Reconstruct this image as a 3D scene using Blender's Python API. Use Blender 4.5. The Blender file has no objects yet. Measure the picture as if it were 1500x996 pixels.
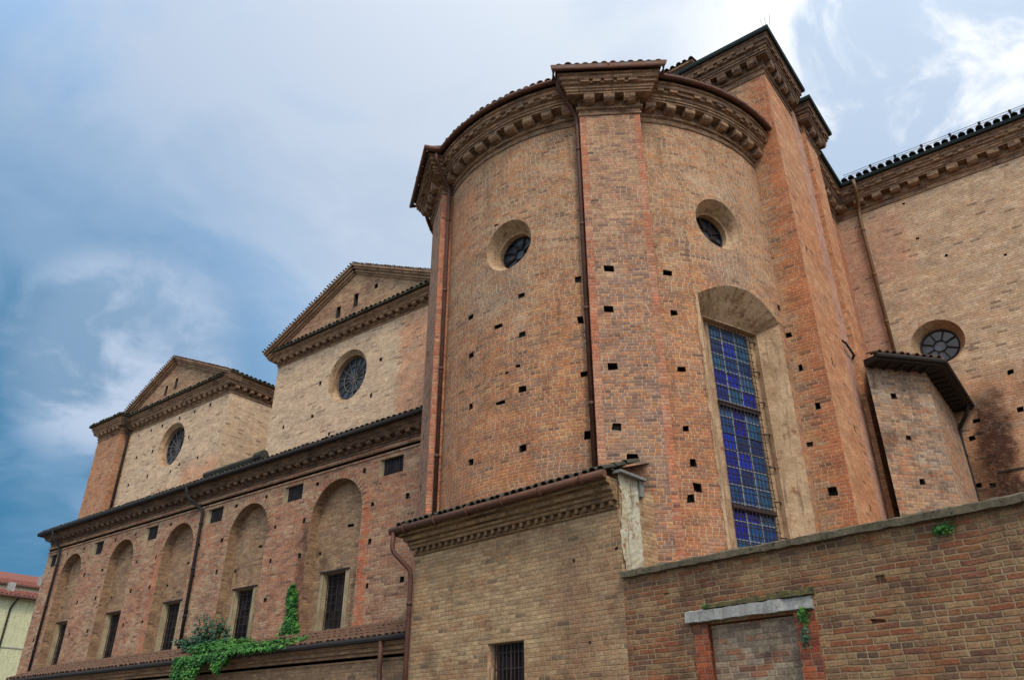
import bpy, bmesh, math, random
from mathutils import Vector, Matrix
random.seed(7)
R = math.radians
C = bpy.context.scene.collection
sc = bpy.context.scene

# ---------------------------------------------------------------- camera
K = 1.4                       # metres per survey unit
EYE = 1.6
cam_d = bpy.data.cameras.new('camera'); cam = bpy.data.objects.new('camera', cam_d); C.objects.link(cam)
cam.location = (0, 0, EYE); cam.rotation_euler = (R(90 + 27.9), 0, R(37.7))
cam_d.sensor_width = 36.0; cam_d.lens = 1137.0 / 1500 * 36; cam_d.clip_start = .1; cam_d.clip_end = 4000
sc.camera = cam

# ---------------------------------------------------------------- sky, sun, exposure
SUN_AZ, SUN_EL = 128.0, 52.0          # clockwise from +Y
def dirv(az, el):
    return (math.sin(R(az)) * math.cos(R(el)), math.cos(R(az)) * math.cos(R(el)), math.sin(R(el)))
w = bpy.data.worlds.new('World'); sc.world = w; w.use_nodes = True
nt = w.node_tree; nt.nodes.clear()
class N:
    """small helper for building node trees"""
    def __init__(s, nt): s.nt = nt
    def new(s, t, **kw):
        n = s.nt.nodes.new(t)
        for k, v in kw.items(): setattr(n, k, v)
        return n
    def put(s, inp, v):
        if hasattr(v, 'is_output'): s.nt.links.new(v, inp)
        elif v is not None: inp.default_value = v
    def m(s, op, a, b=None, c=None, clamp=False):
        n = s.new('ShaderNodeMath', operation=op, use_clamp=clamp)
        s.put(n.inputs[0], a)
        if b is not None: s.put(n.inputs[1], b)
        if c is not None: s.put(n.inputs[2], c)
        return n.outputs[0]
    def v(s, op, a, b=None, sc_=None):
        n = s.new('ShaderNodeVectorMath', operation=op); s.put(n.inputs[0], a)
        if b is not None: s.put(n.inputs[1], b)
        if sc_ is not None: s.put(n.inputs['Scale'], sc_)
        return n.outputs['Value'] if op in ('DOT_PRODUCT', 'LENGTH') else n.outputs[0]
    def mix(s, f, a, b, blend='MIX'):
        n = s.new('ShaderNodeMix', data_type='RGBA', blend_type=blend, clamp_factor=True)
        s.put(n.inputs[0], f); s.put(n.inputs[6], a); s.put(n.inputs[7], b)
        return n.outputs[2]
    def noise(s, vec, scale, detail=3, rough=.55, dist=0, out=0, dims='3D'):
        n = s.new('ShaderNodeTexNoise', noise_dimensions=dims)
        s.put(n.inputs['Vector'], vec); n.inputs['Scale'].default_value = scale
        n.inputs['Detail'].default_value = detail; n.inputs['Roughness'].default_value = rough
        n.inputs['Distortion'].default_value = dist
        return n.outputs[out]
    def rng(s, x, a, b, c=0., d=1., smooth=True):
        n = s.new('ShaderNodeMapRange', interpolation_type='SMOOTHSTEP' if smooth else 'LINEAR')
        n.clamp = True if not smooth else n.clamp
        s.put(n.inputs[0], x)
        for i, q in zip((1, 2, 3, 4), (a, b, c, d)): s.put(n.inputs[i], q)
        return n.outputs[0]
    def ramp(s, f, stops, const=False):
        n = s.new('ShaderNodeValToRGB'); cr = n.color_ramp
        if const: cr.interpolation = 'CONSTANT'
        while len(cr.elements) < len(stops): cr.elements.new(.5)
        for e, (p, c) in zip(cr.elements, stops): e.position = p; e.color = c
        s.put(n.inputs[0], f); return n.outputs[0]
    def comb(s, x, y, z=0.):
        n = s.new('ShaderNodeCombineXYZ')
        for i, q in enumerate((x, y, z)): s.put(n.inputs[i], q)
        return n.outputs[0]
def lin(h, k=1.0):
    h = h.lstrip('#'); o = []
    for i in (0, 2, 4):
        c = int(h[i:i + 2], 16) / 255; o.append((c / 12.92 if c <= .04045 else ((c + .055) / 1.055) ** 2.4) * k)
    return (*o, 1)
b = N(nt)
tc = b.new('ShaderNodeTexCoord'); D = tc.outputs['Generated']
sky = b.new('ShaderNodeTexSky', sky_type='NISHITA'); sky.sun_disc = False
sky.sun_elevation = R(SUN_EL); sky.sun_rotation = R(SUN_AZ)
sep = b.new('ShaderNodeSeparateXYZ'); nt.links.new(D, sep.inputs[0])
zc = b.m('MAXIMUM', sep.outputs[2], 0.0)
den = b.m('ADD', zc, .30)
P = b.comb(b.m('DIVIDE', sep.outputs[0], den), b.m('DIVIDE', sep.outputs[1], den), 0.)
warp = b.v('ADD', P, b.v('SCALE', b.v('SUBTRACT', b.noise(P, 1.3, 3, out=1), (.5, .5, .5)), sc_=.55))
n1 = b.noise(b.v('ADD', warp, (3.1, 7.7, 0)), 1.15, 8, .52)
n2 = b.noise(b.v('ADD', warp, (9.3, 1.2, 2)), 3.1, 8, .58)
# storm-blue side (low, to the left) against the bright side (high, to the right)
dk = b.v('DOT_PRODUCT', D, dirv(-78, 12))
storm = b.rng(dk, .84, 1.0)
lt = b.v('DOT_PRODUCT', D, dirv(5, 48))
bright = b.rng(lt, .55, 1.0)
grad = b.mix(bright, lin('#96b5d8', .90), lin('#bccfe6', .76))
grad = b.mix(storm, grad, lin('#3c7fa9', .70))
white = b.mix(bright, lin('#b0c0d6', .86), lin('#dbe5f2', .74))
white = b.mix(b.m('MULTIPLY', storm, .55), white, lin('#7fa6c6', .75))
cl = b.m('ADD', b.m('MULTIPLY', n1, .58), b.m('MULTIPLY', n2, .42))
cm = b.rng(cl, .45, .57)
cm = b.m('MULTIPLY', cm, b.m('SUBTRACT', 1.0, b.m('MULTIPLY', storm, .78)))
col = b.mix(cm, grad, white)
# darker undersides of cloud on the left half
und = b.rng(b.noise(b.v('ADD', warp, (1.7, 4.4, 5)), 2.4, 6, .55), .48, .62)
col = b.mix(b.m('MULTIPLY', und, b.m('SUBTRACT', .42, b.m('MULTIPLY', bright, .36))), col, lin('#88a6c6', .86))
# puffy white cloud low on the left
pf = b.v('DOT_PRODUCT', D, dirv(-66.8, 23.6))
pfm = b.m('MULTIPLY', b.rng(pf, .9895, .9975), b.rng(n2, .40, .54, .35, 1.))
col = b.mix(b.m('MULTIPLY', pfm, .85), col, lin('#c3d0e4', .80))
# wisps of bright cloud at the top right
wp = b.v('DOT_PRODUCT', D, dirv(-1, 41))
wm = b.m('MULTIPLY', b.rng(wp, .95, .99), b.rng(n2, .47, .56))
col = b.mix(b.m('MULTIPLY', wm, .9), col, lin('#f0f4fa', .84))
# the veiled sun brightens the cloud deck behind and to the right of the camera
gl = b.v('DOT_PRODUCT', D, dirv(SUN_AZ, SUN_EL))
glow = b.m('POWER', b.m('MAXIMUM', gl, 0.), 2.2)
col = b.v('MULTIPLY', col, b.v('ADD', (1., 1., 1.), b.v('SCALE', (3.6, 3.1, 2.5), sc_=glow)))
bgn = b.new('ShaderNodeBackground'); bgn.inputs[1].default_value = .08
tot = b.mix(.93, b.v('SCALE', sky.outputs[0], sc_=1.0), b.v('SCALE', col, sc_=10.9))
nt.links.new(tot, bgn.inputs[0])
wo = b.new('ShaderNodeOutputWorld'); nt.links.new(bgn.outputs[0], wo.inputs[0])
sl = bpy.data.lights.new('sun', 'SUN'); sl.energy = 1.5; sl.angle = R(14); sl.color = (1, .92, .80)
so = bpy.data.objects.new('sun', sl); C.objects.link(so)
so.rotation_euler = Vector(dirv(SUN_AZ, SUN_EL)).to_track_quat('Z', 'Y').to_euler()
sc.view_settings.view_transform = 'Standard'; sc.view_settings.look = 'None'
sc.view_settings.exposure = 0.68; sc.view_settings.gamma = 1; sc.view_settings.use_curve_mapping = False

# ---------------------------------------------------------------- helpers
def pt(x, y, h): return Vector((x * K, y * K, EYE + h * K))      # survey units -> metres
def link(name, bm, mats, parent=None):
    me = bpy.data.meshes.new(name); bm.to_mesh(me); bm.free()
    o = bpy.data.objects.new(name, me); C.objects.link(o)
    for m in (mats if isinstance(mats, (list, tuple)) else [mats]): me.materials.append(m)
    if parent is not None: o.parent = parent
    return o
def thing(name, label, cat, group=None, loc=(0, 0, 0)):
    o = bpy.data.objects.new(name, None); C.objects.link(o); o['label'] = label; o['category'] = cat
    o.empty_display_size = .5
    if group: o['group'] = group
    return o
def tag(o, label=None, cat=None, group=None, kind=None):
    for k, v in (('label', label), ('category', cat), ('group', group), ('kind', kind)):
        if v: o[k] = v
    return o
def uvs(o, arc=None, off=0.):
    """metric UVs: u runs along the wall, v is height; arc=(cx,cy,R) for the curved apse"""
    me = o.data
    uv = me.uv_layers.get('UVMap') or me.uv_layers.new(name='UVMap')
    for p in me.polygons:
        n = p.normal
        cyl = False
        if arc:
            c = p.center; dx, dy = c.x - arc[0], c.y - arc[1]; rr = math.hypot(dx, dy)
            cyl = abs(n.z) < .9 and rr > arc[2] - .12 and (n.x * dx + n.y * dy) / max(rr, 1e-6) > .93
        for li in p.loop_indices:
            v = me.vertices[me.loops[li].vertex_index].co
            if cyl: u, q = math.atan2(v.x - arc[0], arc[1] - v.y) * arc[2], v.z
            elif abs(n.z) > .75: u, q = v.x, v.y
            else:
                l = math.hypot(n.x, n.y) or 1; tx, ty = -n.y / l, n.x / l
                u, q = v.x * tx + v.y * ty, v.z
            uv.data[li].uv = (u + off, q)
def prism(bm, poly, z0, z1, mi=0):
    """closed prism; poly counter-clockwise in plan (metres)"""
    a = [bm.verts.new((x, y, z0)) for x, y in poly]; c = [bm.verts.new((x, y, z1)) for x, y in poly]
    n = len(poly); fs = [bm.faces.new(a[::-1]), bm.faces.new(c)]
    for i in range(n): fs.append(bm.faces.new((a[i], a[(i + 1) % n], c[(i + 1) % n], c[i])))
    for f in fs: f.material_index = mi
    return fs
def uprism(bm, poly, h0, h1, mi=0): return prism(bm, [(x * K, y * K) for x, y in poly], EYE + h0 * K, EYE + h1 * K, mi)
def loft(bm, rings, mi=0, caps=True, caps_mi=None):
    rs = [[bm.verts.new(p) for p in r] for r in rings]; n = len(rs[0])
    for a, c in zip(rs, rs[1:]):
        for i in range(n):
            f = bm.faces.new((a[i], a[(i + 1) % n], c[(i + 1) % n], c[i])); f.material_index = mi
    if caps:
        for q in (rs[0][::-1], rs[-1]):
            f = bm.faces.new(q); f.material_index = mi if caps_mi is None else caps_mi
def fixn(bm): bmesh.ops.recalc_face_normals(bm, faces=bm.faces)
class Fr:
    """wall frame: s along the wall, z up (survey height), d outwards, all in metres"""
    def __init__(s, o, t): s.o = Vector((o[0], o[1], 0)); s.t = Vector((t[0], t[1], 0)).normalized(); s.n = Vector((s.t.y, -s.t.x, 0))
    def p(s, a, z, d): return s.o + s.t * a + s.n * d + Vector((0, 0, z))
def box(bm, fr, s0, s1, z0, z1, d0, d1, mi=0):
    loft(bm, [[fr.p(s0, z0, d), fr.p(s1, z0, d), fr.p(s1, z1, d), fr.p(s0, z1, d)] for d in (d1, d0)], mi)
def hole(bm, fr, s, z, w=.12, h=.14, dep=.22, mi=1):
    dep *= random.choice((.35, .7, 1., 1., 1.))
    w *= random.uniform(.8, 1.15); h *= random.uniform(.8, 1.1); j = lambda: random.uniform(-.018, .018)
    a = [(s - w / 2 + j(), z - h / 2 + j()), (s + w / 2 + j(), z - h / 2 + j()), (s + w / 2 + j(), z + h / 2 + j()), (s - w / 2 + j(), z + h / 2 + j())]
    loft(bm, [[fr.p(x, y, .1) for x, y in a], [fr.p(x, y, -dep) for x, y in a]], mi)
def circ(n, r, s0, z0): return [(s0 + r * math.cos(2 * math.pi * i / n), z0 + r * math.sin(2 * math.pi * i / n)) for i in range(n)]
def cut(o, cbm):
    fixn(cbm)
    me = bpy.data.meshes.new('c'); cbm.to_mesh(me); cbm.free()
    co = bpy.data.objects.new('c', me); C.objects.link(co)
    for m in o.data.materials: me.materials.append(m)
    md = o.modifiers.new('b', 'BOOLEAN'); md.operation = 'DIFFERENCE'; md.solver = 'EXACT'; md.object = co
    md.material_mode = 'INDEX'
    dg = bpy.context.evaluated_depsgraph_get(); dg.update()
    nm = bpy.data.meshes.new_from_object(o.evaluated_get(dg))
    o.modifiers.clear(); old = o.data; o.data = nm; nm.name = o.name
    bpy.data.meshes.remove(old); bpy.data.objects.remove(co); bpy.data.meshes.remove(me)
def tube(bm, pts, r, seg=10, caps=True, mi=0):
    pts = [Vector(p) for p in pts]; rings = []
    d0 = (pts[1] - pts[0]).normalized(); ref = Vector((0, 0, 1)) if abs(d0.z) < .9 else Vector((1, 0, 0))
    x = d0.cross(ref).normalized()
    for i, p in enumerate(pts):
        a = (p - pts[i - 1]).normalized() if i else d0
        c = (pts[i + 1] - p).normalized() if i < len(pts) - 1 else a
        t = (a + c).normalized(); k = 1 / max(.35, math.sqrt(max(0, (1 + a.dot(c)) / 2)))
        x = (x - t * x.dot(t)).normalized(); y = t.cross(x)
        rings.append([p + (x * math.cos(q) + y * math.sin(q)) * r * (k if 0 < i < len(pts) - 1 and k < 1.6 else 1) for q in [2 * math.pi * j / seg for j in range(seg)]])
    loft(bm, rings, mi, caps)
def bend(pts, rad=.12, n=4):
    """round the corners of a polyline"""
    pts = [Vector(p) for p in pts]; out = [pts[0]]
    for i in range(1, len(pts) - 1):
        a, p, c = pts[i - 1], pts[i], pts[i + 1]; l = min(rad, (a - p).length * .45, (c - p).length * .45)
        q0 = p + (a - p).normalized() * l; q1 = p + (c - p).normalized() * l
        for j in range(n + 1):
            t = j / n; out.append(q0 * (1 - t) ** 2 + p * 2 * t * (1 - t) + q1 * t * t)
    out.append(pts[-1]); return out
def offs(path, d):
    """offset a plan polyline outwards (outside is to the right of travel)"""
    out = []; n = len(path)
    for i in range(n):
        p = Vector(path[i]); ns = []
        if i: e = p - Vector(path[i - 1]); ns.append(Vector((e.y, -e.x)).normalized())
        if i < n - 1: e = Vector(path[i + 1]) - p; ns.append(Vector((e.y, -e.x)).normalized())
        m = ns[0] if len(ns) == 1 else (ns[0] + ns[1]) / max(.25, 1 + ns[0].dot(ns[1]))
        out.append(p + m * d)
    return out
def sweep(bm, path, prof, mi=0):
    """extrude a cornice profile [(out, z), ...] along a plan path, with mitred corners"""
    cols = []
    for o_, z in prof: cols.append([bm.verts.new((q.x, q.y, z)) for q in offs(path, o_)])
    for a, c in zip(cols, cols[1:]):
        for i in range(len(path) - 1):
            f = bm.faces.new((a[i], a[i + 1], c[i + 1], c[i])); f.material_index = mi
    for i in (0, len(path) - 1):
        f = bm.faces.new([c[i] for c in cols]); f.material_index = mi
def walk(path, sp, skip=.0):
    """evenly spaced stations (point, tangent) per straight run or arc of a path"""
    runs = []; cur = [Vector(path[0])]
    for i in range(1, len(path)):
        cur.append(Vector(path[i]))
        if i < len(path) - 1:
            a = (Vector(path[i]) - Vector(path[i - 1])).normalized(); c = (Vector(path[i + 1]) - Vector(path[i])).normalized()
            if a.dot(c) < .93: runs.append(cur); cur = [Vector(path[i])]
    runs.append(cur); out = []
    for r in runs:
        L = sum((q - p).length for p, q in zip(r, r[1:]))
        if L < sp * .8: continue
        n = max(1, round(L / sp)); st = L / n
        for k in range(n):
            t = (k + .5) * st
            for p, q in zip(r, r[1:]):
                l = (q - p).length
                if t <= l: out.append((p + (q - p) * (t / l), (q - p).normalized())); break
                t -= l
    return out
def cornice(path, z0, H, P_, sp=.42, mw=.25, mats=None, parent=None, name='cornice', arc=None, upper=True, sag=0):
    """stepped brick cornice with a row of bracket blocks"""
    bm = bmesh.new()
    f = [(-.05, 0), (.04, 0), (.06, .02), (.06, .05), (.015, .06), (.015, .17), (.10, .19), (.13, .215), (.13, .25), (.05, .255),
         (.05, .47), (.50, .475), (.50, .53), (.55, .535), (.55, .60), (.60, .61), (.60, .70), (.70, .71), (.70, .80), (.80, .81), (.80, .92), (.86, .93), (.86, 1.0), (-.05, 1.0)]
    sweep(bm, path, [(a * P_, z0 + c * H) for a, c in f], 0)
    for p, t in walk(path, sp):
        fr = Fr((p.x, p.y), (t.x, t.y)); q = mw * random.uniform(.92, 1.06)
        za, zb = z0 + .26 * H, z0 + .475 * H
        rings = []
        for d, zl in ((.05 * P_, za), (.34 * P_, za + .01 * H), (.44 * P_, za + .05 * H), (.485 * P_, za + .08 * H)):
            rings.append([fr.p(-q / 2, zl, d), fr.p(q / 2, zl, d), fr.p(q / 2, zb, d), fr.p(-q / 2, zb, d)])
        loft(bm, rings, 0)
    if upper:
        for p, t in walk(path, sp * .62):
            if random.random() < .15: continue
            fr = Fr((p.x, p.y), (t.x, t.y)); q = mw * random.uniform(.5, .9)
            box(bm, fr, -q / 2, q / 2, z0 + .715 * H, z0 + .80 * H, .6 * P_, .79 * P_)
    for v in bm.verts: v.co += Vector((random.uniform(-1, 1), random.uniform(-1, 1), random.uniform(-1, 1))) * .006
    fixn(bm)
    o = link(name, bm, mats, parent); uvs(o, arc); return o
def coppi(bm, p0, p1, up, length=.45, w=.19, r=.085, mi=0, jit=.012, rows=1, flip=False):
    """a course of curved roof tiles along the eave p0-p1; 'up' points up the roof slope"""
    p0, p1, up = Vector(p0), Vector(p1), Vector(up).normalized(); L = (p1 - p0).length; t = (p1 - p0) / L
    n = max(1, round(L / w)); nn = t.cross(up).normalized()
    if nn.z < 0: nn = -nn
    for row in range(rows):
        for i in range(n):
            c = p0 + t * ((i + .5) * L / n + random.uniform(-jit, jit)) + up * (row * length * .8 + random.uniform(-.03, .02)) + nn * (.01 * random.random() + row * .006)
            tw = up + t * random.uniform(-.05, .05); ra, rb = r * random.uniform(.94, 1.08), r * .82
            ring = lambda q, rr: [q + t * math.cos(a) * rr + nn * math.sin(a) * rr * .9 for a in [math.pi * k / 6 for k in range(7)]]
            a_ = ring(c, ra); b_ = ring(c, ra - .018); e_ = ring(c + tw * length, rb)
            A, B, Ev = [[bm.verts.new(v) for v in q] for q in (a_, b_, e_)]; B2 = [bm.verts.new(v - nn * .016) for v in e_]
            for k in range(6):
                for quad in ((A[k], A[k + 1], Ev[k + 1], Ev[k]), (A[k + 1], A[k], B[k], B[k + 1]), (B[k + 1], B[k], B2[k], B2[k + 1])):
                    f = bm.faces.new(quad); f.material_index = mi

# ---------------------------------------------------------------- materials
def base_mat(name, rough=.9):
    m = bpy.data.materials.new(name); m.use_nodes = True; nt = m.node_tree; nt.nodes.clear(); b = N(nt)
    bs = b.new('ShaderNodeBsdfPrincipled'); o = b.new('ShaderNodeOutputMaterial'); nt.links.new(bs.outputs[0], o.inputs[0])
    bs.inputs['Roughness'].default_value = rough; bs.inputs['Specular IOR Level'].default_value = .25
    return m, b, bs
ALB = .77
def wl(h, k=1.0):
    c = lin(h, k); return (min(1, c[0] * 1.07), c[1] * .97, c[2] * .95, 1)
def brick(name, pa, pb, mortar='#cdb898', bw=.27, bh=.075, jw=.017, wear=.5, zones=(), zmix=None, mort=.75, patch=.9, stain=.35, seed=0., streak=.3, ragged=.45, bump=.5, hf=.45, alb=1., jh=.40):
    ALB = globals()['ALB'] * alb
    """individually coloured courses of old brick; pa / pb are two families of brick colours that mingle in patches"""
    m, b, bs = base_mat(name, .92)
    uv = b.new('ShaderNodeUVMap'); uv.uv_map = 'UVMap'; U0 = b.v('ADD', uv.outputs[0], (seed * 13.7, seed * 0., 0))
    # slightly wavering courses
    wob = b.v('SCALE', b.v('SUBTRACT', b.noise(U0, 1.1, 2, out=1), (.5, .5, .5)), sc_=.05 * ragged)
    wob2 = b.v('SCALE', b.v('SUBTRACT', b.noise(U0, 9., 2, out=1), (.5, .5, .5)), sc_=.022 * ragged)
    Uw = b.v('ADD', b.v('ADD', U0, wob), wob2)
    s = b.new('ShaderNodeSeparateXYZ'); b.put(s.inputs[0], Uw); u, v = s.outputs[0], s.outputs[1]; uz = b.m('SUBTRACT', u, seed * 13.7)
    vr = b.m('DIVIDE', v, bh); row = b.m('FLOOR', vr); vf = b.m('SUBTRACT', vr, row)
    wr = b.new('ShaderNodeTexWhiteNoise', noise_dimensions='1D'); b.put(wr.inputs['W'], row)
    off = b.m('ADD', b.m('MULTIPLY', b.m('MODULO', row, 2.), .5), b.m('MULTIPLY', wr.outputs[0], .35))
    ur = b.m('ADD', b.m('DIVIDE', u, bw), off); colm = b.m('FLOOR', ur); uf = b.m('SUBTRACT', ur, colm)
    wn = b.new('ShaderNodeTexWhiteNoise', noise_dimensions='2D'); b.put(wn.inputs['Vector'], b.comb(colm, row))
    rnd = wn.outputs[0]
    # some bricks are headers: a second joint in the middle
    sc2 = b.new('ShaderNodeSeparateColor'); b.put(sc2.inputs[0], wn.outputs[1])
    hd = b.m('LESS_THAN', sc2.outputs[0], hf); uf2 = b.m('FRACT', b.m('MULTIPLY', uf, 2.))
    ufx = b.m('ADD', b.m('MULTIPLY', uf2, hd), b.m('MULTIPLY', uf, b.m('SUBTRACT', 1., hd)))
    wlen = b.m('SUBTRACT', bw, b.m('MULTIPLY', hd, bw / 2))
    dju = b.m('MULTIPLY', b.m('SUBTRACT', .5, b.m('ABSOLUTE', b.m('SUBTRACT', ufx, .5))), wlen)
    djv = b.m('MULTIPLY', b.m('SUBTRACT', .5, b.m('ABSOLUTE', b.m('SUBTRACT', vf, .5))), bh)
    j1 = b.rng(dju, jw * .25, jw * .75, 1., 0.); j2 = b.rng(djv, jw * .25, jw * .7, 1., 0.)
    joint = b.m('MAXIMUM', j1, j2)
    hsel = b.m('FRACT', b.m('ADD', rnd, b.m('MULTIPLY', hd, b.m('MULTIPLY', b.m('FLOOR', b.m('MULTIPLY', uf, 2.)), .37))))
    st = lambda pal: [((i + .0) / len(pal), wl(c, ALB)) for i, c in enumerate(pal)]
    Us = b.v('MULTIPLY', U0, (.6, 1.35, 1)); big = b.noise(U0, .42, 4, .6); mid = b.noise(b.v('ADD', Us, (5, 9, 0)), 1.9, 5, .65); fine = b.noise(U0, 26., 4, .75)
    f = b.m('ADD', b.m('MULTIPLY', big, .6), b.m('MULTIPLY', mid, .4))
    f = b.m('ADD', f, b.m('MULTIPLY', b.m('SUBTRACT', sc2.outputs[1], .5), .16))
    if zmix: f = b.m('ADD', f, b.rng(s.outputs[1], zmix[0], zmix[1], -.22, .22))
    f = b.rng(f, .44, .56)
    ca = b.ramp(hsel, st(pa), True); cb = b.ramp(hsel, st(pb), True)
    col = b.mix(f, ca, cb)
    # soften towards the patch average so colours run together as on a weathered wall
    avg = lambda pal: tuple(sum(wl(c, ALB)[i] for c in pal) / len(pal) for i in range(3)) + (1,)
    col = b.mix(wear * .75, col, b.mix(f, avg(pa), avg(pb)))
    late = []
    for (u0, u1, v0, v1, hexc, amt, *op) in zones:
        if op: late.append((u0, u1, v0, v1, hexc, amt)); continue
        du = b.m('ADD', uz, b.m('MULTIPLY', b.m('SUBTRACT', rnd, .5), .22))
        e = .12
        mk = b.m('MULTIPLY', b.m('MULTIPLY', b.rng(du, u0 - e, u0 + e), b.rng(du, u1 - e, u1 + e, 1., 0.)), b.m('MULTIPLY', b.rng(v, v0 - .5, v0 + .3), b.rng(v, v1 - .3, v1 + .5, 1., 0.)))
        mk = b.m('MULTIPLY', mk, b.rng(mid, .30, .5, .35, 1.))
        col = b.mix(b.m('MULTIPLY', mk, amt), col, b.mix(1., col, wl(hexc, 1.), 'MULTIPLY') if op else b.mix(.30, wl(hexc, ALB), col))
    col = b.mix(1., col, b.ramp(fine, [(.28, (.50, .50, .50, 1)), (.72, (1.42, 1.40, 1.37, 1))]), 'MULTIPLY')
    col = b.mix(1., col, b.ramp(mid, [(.3, (.74, .74, .77, 1)), (.7, (1.18, 1.16, 1.12, 1))]), 'MULTIPLY')
    spk = b.noise(b.v('ADD', U0, (11, 2, 9)), 7.5, 4, .7)
    col = b.mix(1., col, b.ramp(spk, [(.32, (.76, .75, .75, 1)), (.68, (1.2, 1.2, 1.18, 1))]), 'MULTIPLY')
    # mortar: bright where it survives, lost elsewhere
    surv = b.rng(b.noise(b.v('ADD', U0, (2, 3, 7)), 2.6, 4, .65), .34, .58, .30, 1.25)
    surv = b.m('MULTIPLY', surv, b.m('ADD', .55, b.m('MULTIPLY', b.noise(U0, 14., 2), .8)))
    jf = b.m('MAXIMUM', j1, b.m('MULTIPLY', j2, jh))
    mcol = b.mix(b.rng(fine, .3, .7), wl(mortar, ALB), wl(mortar, ALB * .62))
    col = b.mix(b.m('MULTIPLY', j2, .35), col, wl('#4a3a2e', ALB))
    col = b.mix(b.m('MULTIPLY', b.m('MULTIPLY', jf, surv), mort), col, mcol)
    # lime bloom and soot, each with its own ragged outline
    bl = b.rng(b.noise(b.v('ADD', U0, (8, 1, 3)), .75, 6, .68), .56, .72)
    col = b.mix(b.m('MULTIPLY', bl, patch * .38), col, wl(mortar, ALB * .86))
    sv = b.v('MULTIPLY', U0, (2.3, .28, 1)); sk = b.rng(b.noise(sv, 1.4, 5, .65), .54, .74)
    dk2 = b.rng(b.noise(b.v('ADD', U0, (4, 6, 1)), .9, 6, .66), .54, .70)
    col = b.mix(b.m('MULTIPLY', b.m('MAXIMUM', b.m('MULTIPLY', sk, streak), b.m('MULTIPLY', dk2, stain)), .8), col, b.mix(1., col, wl('#6d6560'), 'MULTIPLY'))
    # odd dark or missing bricks
    odd = b.m('MULTIPLY', b.m('GREATER_THAN', sc2.outputs[2], .965), b.m('SUBTRACT', 1., joint))
    col = b.mix(b.m('MULTIPLY', odd, .55), col, wl('#4a3f38', ALB))
    for (u0, u1, v0, v1, hexc, amt) in late:
        wv = b.m('MULTIPLY', b.m('SUBTRACT', b.noise(b.v('ADD', U0, (6, 6, 6)), 1.6, 6, .7), .5), 1.3)
        du = b.m('ADD', uz, wv); dv = b.m('ADD', v, wv)
        mk = b.m('MULTIPLY', b.m('MULTIPLY', b.rng(du, u0 - .3, u0 + .2), b.rng(du, u1 - .2, u1 + .3, 1., 0.)), b.m('MULTIPLY', b.rng(dv, v0 - .5, v0 + .3), b.rng(dv, v1 - .5, v1 + .5, 1., 0.)))
        mk = b.m('MULTIPLY', mk, b.rng(spk, .25, .55, .55, 1.))
        col = b.mix(b.m('MULTIPLY', mk, amt), col, b.mix(1., col, wl(hexc, 1.), 'MULTIPLY'))
    b.put(bs.inputs['Base Color'], col)
    h = b.m('ADD', b.m('MULTIPLY', joint, -.6), b.m('ADD', b.m('MULTIPLY', fine, .45), b.m('MULTIPLY', rnd, .25)))
    bu = b.new('ShaderNodeBump'); bu.inputs['Strength'].default_value = bump; bu.inputs['Distance'].default_value = .02
    b.put(bu.inputs['Height'], h); b.nt.links.new(bu.outputs[0], bs.inputs['Normal'])
    return m
def stone(name, c1, c2, sc_=3., rough=.9, dark='#3a352f', dk=.5, bump=.4, moss=None, mossamt=.5, drip=.35):
    m, b, bs = base_mat(name, rough)
    tc = b.new('ShaderNodeTexCoord'); P = tc.outputs['Object']
    n = b.noise(P, sc_, 6, .65); col = b.mix(b.rng(n, .35, .65), lin(c1, ALB), lin(c2, ALB))
    n2 = b.noise(b.v('ADD', P, (3, 4, 5)), sc_ * 2.3, 6, .7); col = b.mix(b.m('MULTIPLY', b.rng(n2, .52, .68), dk), col, lin(dark, ALB))
    n4 = b.noise(b.v('MULTIPLY', P, (6., 6., .5)), 1.6, 5, .7); col = b.mix(b.m('MULTIPLY', b.rng(n4, .52, .66), drip), col, lin('#5a4836', ALB))
    n5 = b.noise(P, sc_ * 7, 4, .8); col = b.mix(1., col, b.ramp(n5, [(.3, (.78, .78, .78, 1)), (.7, (1.18, 1.18, 1.18, 1))]), 'MULTIPLY')
    if moss:
        n3 = b.noise(b.v('ADD', P, (7, 1, 2)), sc_ * 1.1, 5, .7); col = b.mix(b.m('MULTIPLY', b.rng(n3, .48, .62), mossamt), col, lin(moss, ALB))
    b.put(bs.inputs['Base Color'], col)
    bu = b.new('ShaderNodeBump'); bu.inputs['Strength'].default_value = bump; bu.inputs['Distance'].default_value = .02
    b.put(bu.inputs['Height'], b.noise(P, sc_ * 9, 5, .7)); b.nt.links.new(bu.outputs[0], bs.inputs['Normal'])
    return m
def plain(name, c, rough=.6, metal=0., var=.25, sc_=6.):
    m, b, bs = base_mat(name, rough); bs.inputs['Metallic'].default_value = metal
    tc = b.new('ShaderNodeTexCoord'); n = b.noise(tc.outputs['Object'], sc_, 5, .65)
    k = lin(c); lo = tuple(x * (1 - var) for x in k[:3]) + (1,); hi = tuple(min(1, x * (1 + var)) for x in k[:3]) + (1,)
    b.put(bs.inputs['Base Color'], b.ramp(n, [(.3, lo), (.7, hi)]))
    b.put(bs.inputs['Roughness'], b.rng(n, .3, .7, max(.05, rough - .15), min(1, rough + .15)))
    return m
ORANGE = ['#c4804e', '#b9754a', '#c98c5c', '#ac7450', '#c08656', '#a8704e', '#c49664']
TAN = ['#b89670', '#aa8a68', '#c0a078', '#9c7c60', '#b28e6c', '#947660', '#bc9a74', '#887060']
GREY = ['#947868', '#866c5e', '#9c7e6a', '#a8866a', '#7a685e', '#ac7e60']
PINK = ['#bd8a68', '#b07c62', '#c69672', '#a4745e', '#be8e6c', '#b47e5e']
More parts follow.
